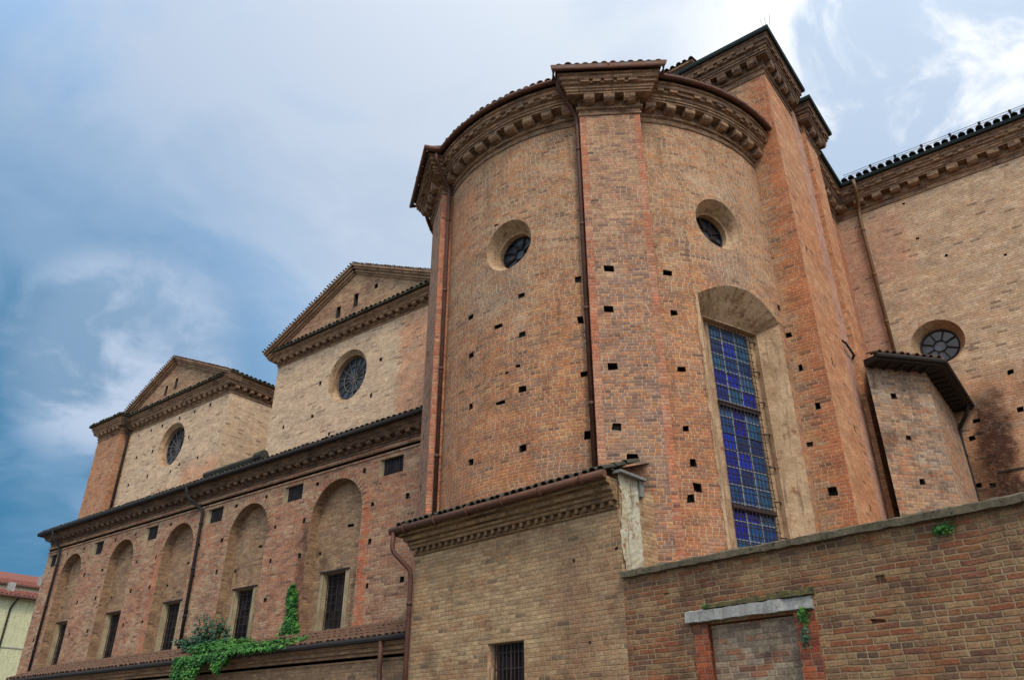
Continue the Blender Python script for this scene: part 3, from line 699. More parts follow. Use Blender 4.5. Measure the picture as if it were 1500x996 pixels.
bm = bmesh.new(); coppi(bm, (-2.7 * K, 16.12 * K, z_(11.82)), (12 * K, 16.12 * K, z_(11.82)), (0, 1, .35), .5, .235, .10)
v = [bm.verts.new(q) for q in (pt(-3.2, 16.2, 11.79), pt(12, 16.2, 11.79), pt(12, 22, 13.8), pt(-3.2, 22, 13.8))]; bm.faces.new(v); link('choir_roof', bm, M_tid, church)
rod = None
for i, x in enumerate([-2.0, -1.46, -.90, -.32, .26, .84, 1.4, 1.98, 2.56]):
    bm = bmesh.new(); p = pt(x, 16.16, 11.84); tube(bm, [p, p + Vector((0, 0, .20))], .028, 6); tube(bm, [p + Vector((0, 0, .18)), p + Vector((0, 0, .23))], .045, 6)
    fixn(bm); link('wire_post', bm, M_dkp, church)
bm = bmesh.new()
for dz in (.16, .24):
    xs = [-2.62, -2.0, -1.46, -.90, -.32, .26, .84, 1.4, 1.98, 2.56, 6]
    tube(bm, [pt(x, 16.16, 11.84) + Vector((0, .02, dz + (0 if i % 2 else -.005))) for i, x in enumerate(xs)], .010, 4)
fixn(bm); link('lightning_wire', bm, M_dkp, church)
downpipe([pt(-2.42, 16.12, 11.75), pt(-2.42, 16.16, 11.5), pt(-2.50, 16.42, 11.1), pt(-2.53, 16.42, 10.9), pt(-2.53, 16.42, 6.1)], .055, plain('ochre_pipe', '#6a4a2c', .6), church)
bm = bmesh.new(); box(bm, fR, -1.35 * K, 12 * K, z_(4.56), z_(4.585), 0, .03); fixn(bm); link('ledge', bm, M_dkp, church)

# ---- chapels: low arcaded wall
YN = 10.3; fN = Fr((0, YN * K), (1, 0))
bm = bmesh.new()
nav = solid('chapel_wall', [(-26.0 + .25, YN), (-8.9, YN), (-8.9, 11.5), (-25.75, 11.5)], 0, 5.8, [M_nav, M_hole, M_nic, M_pla], base=-.1)
NI = [(-24.0, 1.24), (-21.2, 1.28), (-18.45, 1.36), (-15.57, 1.46), (-12.55, 1.58)]     # niche centres and widths
ND = .24 * K
c = bmesh.new()
for x, wd in NI:
    hw = wd / 2 * K; zs = z_(5.07) - hw
    poly = [(x * K - hw, z_(-.3)), (x * K + hw, z_(-.3))] + [(x * K + hw * math.cos(math.pi * i / 20), zs + hw * math.sin(math.pi * i / 20)) for i in range(21)]
    loft(c, [[fN.p(a, q, .1) for a, q in poly], [fN.p(a, q, -ND) for a, q in poly]], 2)
cut(nav, c); c = bmesh.new()
NW = []
for x, wd in NI:
    wx = x - .10; hw = .31 * K                      # window inside the niche, plaster frame and splayed reveal
    NW.append((wx, hw))
    a_ = [(wx * K - hw - .07, z_(1.5)), (wx * K + hw, z_(1.5)), (wx * K + hw, z_(3.20)), (wx * K - hw - .07, z_(3.20))]
    b_ = [(wx * K - hw, z_(1.5)), (wx * K + hw, z_(1.5)), (wx * K + hw, z_(3.18)), (wx * K - hw, z_(3.18))]
    loft(c, [[fN.p(p, q, -ND + .05) for p, q in a_], [fN.p(p, q, -ND - .20) for p, q in b_]], 3)
VE = [(-25.35, .42), (-22.62, .46), (-19.85, .52), (-17.0, .56), (-14.03, .56), (-10.96, .58)]
for x, wd in VE:
    hw = wd / 2 * K
    a_ = [(x * K - hw - .18, z_(4.86)), (x * K + hw, z_(4.86)), (x * K + hw, z_(5.22)), (x * K - hw - .18, z_(5.22))]
    b_ = [(x * K - hw, z_(4.88)), (x * K + hw, z_(4.88)), (x * K + hw, z_(5.22)), (x * K - hw, z_(5.22))]
    loft(c, [[fN.p(p, q, .03) for p, q in a_], [fN.p(p, q, -.14) for p, q in b_]], 3)
for x, h in [(-15.06, 5.12), (-16.2, 5.12), (-14.56, 4.36), (-14.56, 3.63), (-14.55, 2.82), (-16.56, 4.37), (-17.5, 4.39), (-16.54, 3.65), (-17.51, 3.66), (-17.47, 2.84), (-13.27, 5.1), (-11.8, 5.1),
             (-13.57, 4.35), (-13.58, 3.61), (-13.55, 2.8), (-11.47, 4.34), (-10.49, 4.33), (-11.46, 3.6), (-11.43, 2.76), (-10.5, 2.77), (-10.5, 3.6),
             (-19.4, 4.36), (-19.4, 3.62), (-19.4, 2.8), (-20.3, 4.37), (-20.3, 3.63), (-20.3, 2.8), (-22.1, 4.37), (-22.1, 3.63), (-22.1, 2.8), (-23.1, 4.37), (-23.1, 3.63), (-23.1, 2.8), (-25.0, 4.37),
             (-25.0, 3.63), (-25.2, 2.8), (-19.0, 5.13), (-20.7, 5.13), (-21.75, 5.13), (-23.5, 5.13), (-24.5, 5.13)]:
    hole(c, fN, x * K, z_(h), .13, .14, .2, 1)
cut(nav, c); c = bmesh.new()
fb = Fr((0, YN * K + ND), (1, 0))
for x, wd in NI:
    hole(c, fb, (x + .22) * K, z_(4.1), .22, .10, .2, 1); hole(c, fb, (x - wd / 2 + .12) * K, z_(3.65), .10, .1, .2, 1); hole(c, fb, (x + wd / 2 - .1) * K, z_(3.65), .12, .1, .2, 1)
cut(nav, c); uvs(nav)
for (x, wd), (wx, hw) in zip(NI, NW):
    bm = bmesh.new(); box(bm, fN, wx * K - hw - .02, wx * K + hw + .02, z_(1.45), z_(3.19), -ND - .19, -ND - .16); fixn(bm)
    o = link('chapel_window', bm, M_dgl, church); uvs(o)
    bm = bmesh.new(); d = -ND - .11
    for k in range(5): s = wx * K - hw + 2 * hw * k / 4; tube(bm, [fN.p(s, z_(1.45), d), fN.p(s, z_(3.18), d)], .013, 5)
    for k in range(11): z = z_(1.5 + k * .16); tube(bm, [fN.p(wx * K - hw, z, d), fN.p(wx * K + hw, z, d)], .011, 5)
    fixn(bm); link('window_grille', bm, M_iron, o)
    bm = bmesh.new(); box(bm, fN, wx * K - hw - .20, wx * K + hw + .16, z_(3.215), z_(3.25), -ND, -ND + .05); fixn(bm); link('lintel', bm, M_iron, o)
    bm = bmesh.new(); box(bm, fN, wx * K - hw - .20, wx * K - hw - .072, z_(1.4), z_(3.21), -ND - .02, -ND + .014); box(bm, fN, wx * K + hw, wx * K + hw + .16, z_(1.4), z_(3.21), -ND - .02, -ND + .014); fixn(bm); link('window_frame', bm, M_pla, o)
for x, wd in VE:
    hw = wd / 2 * K; bm = bmesh.new(); box(bm, fN, x * K - hw - .05, x * K + hw, z_(4.86), z_(5.23), -.14, -.10); fixn(bm); o = link('vent_opening', bm, M_dgl, church); uvs(o)
    bm = bmesh.new()
    for k in range(1, 7): s = x * K - hw + 2 * hw * k / 7; tube(bm, [fN.p(s, z_(4.87), -.07), fN.p(s, z_(5.22), -.07)], .008, 4)
    fixn(bm); link('vent_bars', bm, M_iron, o)
# relieving arches round the niches
for x, wd in NI:
    bm = bmesh.new(); hw = wd / 2 * K; zs = z_(5.07) - hw; n = 26
    for i in range(n):
        a, c_ = math.pi * (i + .08) / n, math.pi * (i + .92) / n
        q = [(x * K + r * math.cos(t), zs + r * math.sin(t)) for r, t in ((hw + .004, a), (hw + .26, a), (hw + .26, c_), (hw + .004, c_))]
        loft(bm, [[fN.p(s, z, d) for s, z in q] for d in (.012, -.03)])
    fixn(bm); o = link('brick_arch', bm, M_nav, church); uvs(o)
npath = kk([(-25.75, 11.5), (-25.75, YN), (-9.2, YN)])
cornice(npath, z_(5.50), .36 * K, .28 * K, .40, .18, M_cod, church, 'chapel_cornice', upper=False)
bm = bmesh.new(); sweep(bm, npath, [(0, z_(5.30)), (.03, z_(5.30)), (.03, z_(5.34)), (0, z_(5.345)), (0, z_(5.40)), (.04, z_(5.41)), (.06, z_(5.44)), (0, z_(5.45))]); fixn(bm); o = link('string_course', bm, M_nav, church); uvs(o)
ng = offs(npath, .30 * K)
gutter(ng, z_(5.87), .07, M_dkp, church)
bm = bmesh.new(); coppi(bm, (-26.0 * K, 10.02 * K, z_(5.92)), (-9.4 * K, 10.02 * K, z_(5.92)), (0, 1, .3), .5, .22, .09, rows=2)
v = [bm.verts.new(q) for q in (pt(-26.1, 10.05, 5.89), pt(-9.0, 10.05, 5.89), pt(-9.0, 11.7, 6.36), pt(-26.1, 11.7, 6.36))]; bm.faces.new(v); link('chapel_roof', bm, M_tid, church)
bm = bmesh.new(); tube(bm, [pt(-18.15, 10.5, 6.30), pt(-17, 10.5, 6.31), pt(-15.9, 10.5, 6.30)], .12, 8); tube(bm, [pt(-15.98, 10.5, 6.34), pt(-15.68, 10.5, 6.34)], .17, 10); fixn(bm); link('roof_ridge', bm, M_tid, church)
downpipe([pt(-18.0, 9.98, 5.85), pt(-18.0, 10.02, 5.62), pt(-17.80, 10.20, 5.42), pt(-17.50, 10.24, 5.22), pt(-17.42, 10.24, 2.0)], .055, M_dkp, church)
downpipe([pt(-25.1, 9.98, 5.85), pt(-25.1, 10.02, 5.62), pt(-25.0, 10.20, 5.42), pt(-24.86, 10.24, 5.2), pt(-24.84, 10.24, 1.7)], .05, M_dkp, church)

# ---- gabled upper blocks
YU = 11.55; fU = Fr((0, YU * K), (1, 0))
def gable(x0, x1, apex_x, apex_h, ocx, och, slots, holes, wallpath, back=17.0, ztop=9.85, zstr=9.42, name='gabled_block', depth=12.8):
    bm = bmesh.new(); uprism(bm, [(x0, YU), (x1, YU), (x1, depth), (x0, depth)], 5.0, ztop); fixn(bm)
    o = link(name, bm, [M_gab, M_hole, M_rev], church); c = bmesh.new()
    for x, h in holes: hole(c, fU, x * K, z_(h), .13, .15, .2, 1)
    cut(o, c); oculus_cut(o, fU, ocx * K, z_(och), .72 * K, .63 * K, .14, .62); 
    c = bmesh.new(); uvs(o)
    w_ = round_window(fU, ocx * K, z_(och), .60 * K, .36, spokes=14, hub=.22, mid=.6)
    cornice(wallpath, z_(zstr), (9.9 - zstr) * K, .27 * K, .38, .17, M_cor, church, 'gable_cornice', upper=False)
    bm = bmesh.new(); q = offs(wallpath, .30 * K)
    for a, e in zip(q, q[1:]):
        if (e - a).length < .3: continue
        n_ = Vector(((e - a).y, -(e - a).x)).normalized(); coppi(bm, (a.x, a.y, z_(9.93)), (e.x, e.y, z_(9.93)), (-n_.x, -n_.y, .25), .42, .22, .08)
    sweep(bm, wallpath, [(.26 * K, z_(9.90)), (.30 * K, z_(9.90)), (.30 * K, z_(9.93)), (-.1, z_(10.02))]); fixn(bm)
    link('eave_tiles', bm, M_tid, church)
    # pediment
    pf = Fr((0, 11.35 * K), (1, 0)); hb = 9.95; zx = (apex_h - hb)
    bm = bmesh.new(); tri = [(x0, hb), (x1, hb), (apex_x, apex_h - .18)]
    loft(bm, [[pf.p(a * K, z_(h), d) for a, h in tri] for d in (0, -1.0)], 0); fixn(bm)
    pd = link('pediment', bm, [M_ped, M_hole], church); c = bmesh.new()
    for (sx, sh, sw, shh) in slots:
        a_ = [(sx * K - sw / 2, z_(sh) - shh / 2), (sx * K + sw / 2, z_(sh) - shh / 2), (sx * K + sw / 2, z_(sh) + shh / 2), (sx * K - sw / 2, z_(sh) + shh / 2)]
        loft(c, [[pf.p(a, h, .1) for a, h in a_], [pf.p(a, h, -.5) for a, h in a_]], 1)
    cut(pd, c); uvs(pd)
    bm = bmesh.new(); bt = bmesh.new()
    for xe, sg in ((x0 - .28, 1), (x1 + .28, -1)):
        A = Vector((xe * K, 0, z_(hb - .02))); B = Vector((apex_x * K, 0, z_(apex_h)))
        u_ = (B - A).normalized(); up_ = Vector((-u_.z, 0, u_.x)) * (1 if u_.x > 0 else -1)
        for (w0, w1, dd) in ((-.32, -.25, .05), (-.25, -.15, .11), (-.15, -.07, .19), (-.07, .0, .25)):
            rings = []
            for q in (A, B):
                rings.append([Vector((q.x, pf.o.y - dd, q.z)) + up_ * w0, Vector((q.x, pf.o.y + .5, q.z)) + up_ * w0, Vector((q.x, pf.o.y + .5, q.z)) + up_ * w1, Vector((q.x, pf.o.y - dd, q.z)) + up_ * w1])
            loft(bm, rings)
        y_ = pf.o.y - .30
        coppi(bt, Vector((A.x, y_, A.z)) + up_ * .02, Vector((B.x, y_, B.z)) + up_ * .02, (0, 1, 0), .42, .13, .032)
        E0, E1 = Vector((A.x, y_ + .05, A.z)) + up_ * .01, Vector((B.x, y_ + .05, B.z)) + up_ * .01
        vv = [bt.verts.new(t) for t in (E0, E1, E1 + Vector((0, back * K - 11.3 * K, 0)), E0 + Vector((0, back * K - 11.3 * K, 0)))]; bt.faces.new(vv)
    fixn(bm); o = link('raking_cornice', bm, M_ped, church); uvs(o); link('gable_roof', bt, M_til, church)
gable(-17.25, -10.9, -14.05, 11.55, -14.22, 8.42, [(-14.62, 10.32, .24, .5), (-13.95, 10.45, .24, .56), (-13.2, 10.6, .18, .2)],
      [(-13.01, 8.51), (-13.24, 7.62), (-15.42, 7.61), (-15.27, 8.5), (-14.66, 6.95), (-16.6, 7.6)], kk([(-17.25, 12.8), (-17.25, YU), (-10.9, YU)]), zstr=9.5)
gable(-25.1, -19.45, -22.6, 11.4, -22.28, 8.38, [(-22.95, 10.32, .22, .5), (-22.4, 10.42, .22, .55)],
      [(-22.1, 9.22), (-21.27, 9.24), (-20.45, 9.24), (-23.08, 9.2), (-23.73, 9.2), (-24.49, 9.2), (-21.3, 8.4), (-23.35, 8.4), (-24.3, 8.4), (-20.58, 7.6), (-21.54, 7.6), (-21.97, 7.45), (-23.3, 7.58), (-24.4, 7.5)],
      kk([(-26.75, 12.5), (-26.75, 11.28), (-25.2, 11.28), (-25.2, YU), (-19.45, YU), (-19.45, 13.6)]), zstr=9.38, depth=13.8)
solid('corner_pilaster', [(-26.75, 11.28), (-25.2, 11.28), (-25.2, 12.6), (-26.75, 12.6)], 5.0, 9.88, [brick('corner_pilaster_brick', ['#c08058', '#b4744e', '#c88e64', '#ba8460'], ['#bc8c68', '#c49a76', '#b4805c'], '#d4bc98', wear=.5, seed=23, mort=.6)])
solid('nave_wall', [(-27, 13.9), (-3.9, 13.9), (-3.9, 24), (-27, 24)], 0, 9.2, [M_gab], base=-.1)
bm = bmesh.new(); 
for y0, z0, y1, z1 in ((13.6, 9.2, 19, 10.6), (24.4, 9.2, 19, 10.6)):
    v = [bm.verts.new(q) for q in (pt(-27.3, y0, z0), pt(-3.9, y0, z0), pt(-3.9, y1, z1), pt(-27.3, y1, z1))]; bm.faces.new(v)
link('nave_roof', bm, M_til, church)
downpipe([pt(-24.98, 11.2, 9.85), pt(-24.98, 11.3, 9.6), pt(-25.05, 11.46, 9.3), pt(-25.05, 11.47, 9.1), pt(-25.05, 11.47, 6.0)], .055, M_dkp, church)

# ================================================================ STAIR TURRET
tur = thing('stair_turret', 'small brick stair turret with dark overhanging tiled eaves, between buttress and choir wall', 'turret')
TS = .6
tw = [(-2.55, 13.27), (-1.78, 14.16), (-1.78, 16.48), (-3.0, 16.48), (-3.0, 14.4), (-2.55, 14.3)]
ft = Fr((tw[0][0] * K, tw[0][1] * K), (tw[1][0] - tw[0][0], tw[1][1] - tw[0][1])); c = bmesh.new()
for s, h in [(.42, 5.35), (.50, 4.6), (.55, 3.85)]: hole(c, ft, s * K, z_(h), .14, .14, .2, 1)
f3 = Fr((tw[1][0] * K, tw[1][1] * K), (tw[2][0] - tw[1][0], tw[2][1] - tw[1][1]))
bm = bmesh.new(); prism(bm, kk(tw), -.1, z_(5.9)); fixn(bm); o = link('turret_wall', bm, [M_tur, M_hole], tur); cut(o, c); uvs(o)
tpath = kk([tw[0], tw[1], tw[2]])
bm = bmesh.new(); te = offs(tpath, .46); ti2 = offs(tpath, -.05)
# flat dark soffit boards with rafters
sweep(bm, tpath, [(-.02, z_(5.86)), (.44, z_(5.86)), (.46, z_(5.93)), (-.02, z_(6.0))]); 
for p, t in walk(tpath, .35):
    fr = Fr((p.x, p.y), (t.x, t.y)); box(bm, fr, -.04, .04, z_(5.83), z_(5.862), 0, .34)
fixn(bm); link('eaves', bm, M_dkp, tur)
bm = bmesh.new(); tube(bm, [Vector((p.x, p.y, z_(5.93))) for p in offs(tpath, .48)], .06, 8); fixn(bm); link('gutter', bm, M_dkp, tur)
bm = bmesh.new()
for a, e in zip(te, te[1:]):
    n_ = Vector(((e - a).y, -(e - a).x)).normalized(); coppi(bm, (a.x, a.y, z_(5.99)), (e.x, e.y, z_(5.99)), (-n_.x, -n_.y, .35), .42, .2, .075, jit=.04)
vt = bm.verts.new(pt(-3.05, 15.2, 6.55)); vr_ = [bm.verts.new((p.x, p.y, z_(5.97))) for p in offs(tpath, .42)]
for a, e in zip(vr_, vr_[1:]): bm.faces.new((a, e, vt))
link('roof', bm, M_til, tur)
downpipe([pt(-1.50, 16.25, 5.9), pt(-1.55, 16.28, 5.72), pt(-1.76, 16.40, 5.5), pt(-1.78, 16.42, 5.3), pt(-1.80, 16.42, 2.0)], .05, M_dkp, tur)

# ================================================================ ANNEX (block in front of the apse)
anx = thing('annex', 'ochre brick annex with mossy tiled roof and one small barred window', 'annex')
an = R(6.1); mv = (math.sin(an), math.cos(an)); DA = 7.45 * K
fA = Fr((mv[0] * DA, mv[1] * DA), (math.cos(an), -math.sin(an)))
SL, SR = -9.13 * K, -5.39 * K
def fap(s, d): p = fA.p(s, 0, d); return (p.x, p.y)
c = bmesh.new()
a_ = [(-7.60 * K, z_(.2)), (-6.94 * K, z_(.2)), (-6.94 * K, z_(1.22)), (-7.60 * K, z_(1.22))]
loft(c, [[fA.p(s, z, .1) for s, z in a_], [fA.p(s, z, -.30) for s, z in [(-7.50 * K, z_(.22)), (-6.94 * K, z_(.22)), (-6.94 * K, z_(1.20)), (-7.50 * K, z_(1.20))]]], 1)
for s, h in [(-5.45, 2.1), (-6.1, 2.05), (-5.9, 1.1)]: hole(c, fA, s * K, z_(h), .05, .06, .1, 2)
bm = bmesh.new(); prism(bm, [fap(SL, 0), fap(SR, 0), fap(SR, -1.3), fap(SR - .5, -2.2), fap(-7.5 * K, -1.2), fap(-8.2 * K, -1.6), fap(SL, -3.2)], -.1, z_(2.88)); fixn(bm)
o = link('annex_wall', bm, [M_anx, M_rev, M_hole], anx); cut(o, c); uvs(o)
bm = bmesh.new(); box(bm, fA, -7.52 * K, -6.93 * K, z_(.2), z_(1.21), -.22, -.17); fixn(bm); bw_ = link('barred_window', bm, M_dgl, anx); uvs(bw_)
bm = bmesh.new()
for k in range(9): s = (-7.50 + .068 * k) * K; tube(bm, [fA.p(s, z_(.2), -.09), fA.p(s, z_(1.2), -.09)], .011, 6)
for k in range(5): z = z_(.34 + k * .19); tube(bm, [fA.p(-7.50 * K, z, -.10), fA.p(-6.92 * K, z, -.10)], .014, 6)
tube(bm, [fA.p(-7.22 * K, z_(.2), -.09), fA.p(-7.22 * K, z_(1.2), -.09)], .02, 6)
fixn(bm); link('iron_grille', bm, M_iron, bw_)
pa_ = [fap(SL, -2.6), fap(SL + .0, 0), fap(SR, 0)]
# annex cornice: stepped courses and small teeth
bm = bmesh.new(); zb = z_(2.56); HH = z_(2.93) - zb
sweep(bm, pa_, [(-.05, zb), (.03, zb), (.045, zb + .03), (.012, zb + .045), (.012, zb + .13), (.10, zb + .135), (.10, zb + .20), (.13, zb + .21), (.13, zb + .27), (.19, zb + .29), (.20, zb + .38), (.29, zb + .40), (.30, HH + zb - .02), (-.05, HH + zb - .02)])
for p, t in walk(pa_, .185):
    fr = Fr((p.x, p.y), (t.x, t.y)); box(bm, fr, -.032, .032, zb + .05, zb + .138, 0, .085)
fixn(bm); o = link('annex_cornice', bm, brick('annex_cornice_brick', ['#94764e', '#7c6244', '#a8865c', '#8e6a46'], ['#6e5a42', '#867050', '#9a7a54'], '#a48c66', wear=.4, seed=22, stain=.9, streak=.6, mort=.4), anx); uvs(o)
zg = z_(2.93)
bm = bmesh.new()
e0, e1 = fA.p(SL - .42, zg, .36), fA.p(SR + .02, zg, .36)
tube(bm, [e0, e1], .072, 12)
tube(bm, [fA.p(SL - .42, zg, .36), fA.p(SL - .42, zg, -.05)], .085, 12)
for k in range(6):
    p = e0 + (e1 - e0) * ((k + .5) / 6); t = (e1 - e0).normalized() * .02; tube(bm, [p - t, p + t], .097, 12)
fixn(bm); o = link('gutter', bm, M_rust, anx)
for p in o.data.polygons: p.use_smooth = len(p.vertices) == 4
bm = bmesh.new(); up_ = -fA.n + Vector((0, 0, .36))
coppi(bm, fA.p(SL - .3, zg + .08, .34), fA.p(SR + .05, zg + .08, .34), up_, .45, .185, .08, rows=3, jit=.02)
v = [bm.verts.new(q) for q in (fA.p(SL - .35, zg + .04, .34), fA.p(SR, zg + .04, .34), fA.p(SR, zg + .62, -1.3), fA.p(SL - .35, zg + 1.2, -2.9))]; bm.faces.new(v)
v = [bm.verts.new(q) for q in (fA.p(SL - .35, zg - .01, .34), fA.p(SR, zg - .01, .34), fA.p(SR, zg - .01, .0), fA.p(SL - .35, zg - .01, .0))]; bm.faces.new(v)
link('annex_roof', bm, M_tid, anx)
bm = bmesh.new()   # slate flashing against the apse pilaster foot
q = [fA.p(SL + .05, zg + .28, -.42), fA.p(SL + .95, zg + .30, -.42), fA.p(SL + .95, zg + .42, -.75), fA.p(SL + .05, zg + .42, -.75)]
loft(bm, [q, [p + Vector((0, 0, .08)) for p in q]]); fixn(bm); link('flashing', bm, M_slate, anx)
# rough whitewashed end of the annex wall
bm = bmesh.new(); fE = Fr(fap(SR, 0), (mv[0], mv[1]))
random.seed(3)
nz = 26
def ragged(z, side):
    return 0.04 + .04 * math.sin(z * 5 + side) + random.uniform(-.025, .025)
cols = []
for i in range(nz + 1):
    z = z_(1.84) + (z_(3.0) - z_(1.84)) * i / nz
    wR = .60 + random.uniform(-.03, .03) + (.12 if i > nz - 5 else 0)
    row = []
    for j in range(7):
        s = ragged(z, j) * (j == 0) + wR * j / 6; row.append(bm.verts.new(fE.p(s, z, .014 + random.uniform(0, .010))))
    cols.append(row)
for a, e in zip(cols, cols[1:]):
    for j in range(6): bm.faces.new((a[j], a[j + 1], e[j + 1], e[j]))
o = link('whitewashed_wall_end', bm, M_wht, anx); uvs(o)
bm = bmesh.new(); box(bm, fE, -.04, .72, z_(2.985), z_(3.02), -.05, .13); box(bm, fE, .58, .70, z_(2.78), z_(2.985), .0, .07); fixn(bm); link('end_flashing', bm, M_slate, anx)
downpipe([fA.p(SL - .30, zg - .05, .38), fA.p(SL - .30, zg - .42, .40), fA.p(SL - .03, zg - .80, .10), fA.p(SL - .01, zg - 1.0, .08), fA.p(SL - .01, .0, .08)], .05, M_cop2, anx, col=1)

# ================================================================ BOUNDARY WALL
bw = thing('boundary_wall', 'long mottled brick garden wall with mossy stone coping and a bricked-up doorway', 'wall')
ab = R(9.8); jp = fA.p(SR, 0, 0)
fB = Fr((jp.x, jp.y), (math.cos(ab), -math.sin(ab)))
S = lambda s: (s + 5.80) * K      # survey coordinate -> metres along the wall
c = bmesh.new()
d0, d1, i0, i1 = S(-4.93), S(-3.56), S(-4.73), S(-3.77)
box(c, fB, i0, i1, -.5, z_(1.14), -.16, .1, 1); fixn(c)
bm = bmesh.new(); prism(bm, [(fB.p(s, 0, d).x, fB.p(s, 0, d).y) for s, d in ((-.02, 0), (16, 0), (16, -.42), (.0, -.42))], -.1, z_(1.74)); fixn(bm)
o = link('wall', bm, [M_bnd, M_jam], bw); cut(o, c)
c = bmesh.new()
for s, z, ww, hh in [(S(-3.0), z_(1.0), .2, .03), (S(-5.2), z_(1.5), .12, .03), (S(-2.9), z_(1.33), .12, .1)]: hole(c, fB, s, z, ww, hh, .06, 0)
cut(o, c); uvs(o)
bm = bmesh.new(); box(bm, fB, i0, i1, -.05, z_(1.13), -.30, -.075); fixn(bm); o = link('bricked_doorway', bm, M_inf, bw); uvs(o)
for a, e in ((d0 + .03, i0), (i1, d1)):
    bm = bmesh.new(); box(bm, fB, a, e, -.05, z_(1.14), -.08, .022); fixn(bm); o = link('door_jamb', bm, M_jam, bw); uvs(o)
bm = bmesh.new(); rings = []
n = 26; random.seed(11)
for i in range(n + 1):
    s = d0 - .03 + (d1 - d0 + .03) * i / n; j = lambda k=.008: random.uniform(-k, k)
    br = .035 if i > n * .80 else 0
    rings.append([fB.p(s, z_(1.165) + j() - (.02 if i > n * .8 else 0), -.1), fB.p(s, z_(1.165) + j(), .10 + j() - br), fB.p(s, z_(1.27) + j() - br * .3, .095 + j() - br), fB.p(s, z_(1.285) + j(.01), .02 + j()), fB.p(s, z_(1.285) + j(), -.1)])
loft(bm, rings); fixn(bm); o = link('lintel', bm, M_stn, bw); 
bm = bmesh.new(); rings = []          # uneven projecting courses above the lintel with moss
for i in range(31):
    s = d0 + .28 + (d1 - d0 - .24) * i / 30; t_ = .035 + .06 * random.random() * (i / 30 + .35)
    rings.append([fB.p(s, z_(1.283), -.05), fB.p(s, z_(1.283), .085), fB.p(s, z_(1.283) + t_, .05 + .03 * random.random()), fB.p(s, z_(1.30) + t_, -.05)])
loft(bm, rings); fixn(bm); link('moss', bm, stone('moss_crust', '#4c4430', '#6a5c34', 9., dark='#262019', dk=.8, moss='#7a7430', mossamt=.7, bump=1.), bw)
bm = bmesh.new(); rings = []; n = 160; random.seed(5)
for i in range(n + 1):
    s = .02 + 16 * i / n; j = lambda k=.006: random.uniform(-k, k)
    rings.append([fB.p(s, z_(1.74) + j(), -.48), fB.p(s, z_(1.74) + j(.008), .085 + j()), fB.p(s, z_(1.80) + j(), .09 + j()), fB.p(s, z_(1.815) + j(.012), .06 + j()), fB.p(s, z_(1.825) + j(), -.48)])
loft(bm, rings); fixn(bm); link('coping', bm, M_cop, bw)

# ================================================================ LEAN-TO (tiled outbuilding on the left)
lean = thing('lean_to', 'low brick lean-to with worn tiled roof against the chapel wall', 'outbuilding')
LY = 9.42
o = solid('lean_to_wall', [(-23.5, LY), (-8.75, LY), (-8.75, 10.3), (-23.5, 10.3)], 0, 1.55, [M_lea], lean, base=-.1)
fL = Fr((0, LY * K), (1, 0))
lp = kk([(-23.5, LY), (-8.9, LY)])
bm = bmesh.new(); sweep(bm, lp, [(0, z_(1.30)), (.03, z_(1.30)), (.03, z_(1.33)), (.0, z_(1.335)), (.0, z_(1.38)), (.06, z_(1.385)), (.06, z_(1.43)), (.14, z_(1.44)), (.14, z_(1.50)), (.22, z_(1.51)), (.22, z_(1.56)), (-.1, z_(1.56))]); fixn(bm); o = link('eaves_course', bm, M_lea, lean); uvs(o)
bm = bmesh.new(); coppi(bm, (-23.6 * K, 9.25 * K, z_(1.63)), (-9.05 * K, 9.25 * K, z_(1.63)), (0, 1, .36), .46, .2, .085, rows=4, jit=.02)
v = [bm.verts.new(q) for q in (pt(-23.7, 9.25, 1.60), pt(-8.9, 9.25, 1.60), pt(-8.9, 10.32, 1.98), pt(-23.7, 10.32, 1.98))]; bm.faces.new(v); link('tiled_roof', bm, M_til, lean)
bm = bmesh.new(); tube(bm, [pt(-23.6, 9.19, 1.57), pt(-9.15, 9.19, 1.60)], .07, 10); fixn(bm); link('gutter', bm, M_dkp, lean)
downpipe([pt(-9.75, 9.19, 1.60), pt(-9.75, 9.2, 1.05), pt(-9.45, 9.0, .55), pt(-9.2, 8.75, .2), pt(-9.18, 8.7, -1.)], .055, M_cop2, lean)

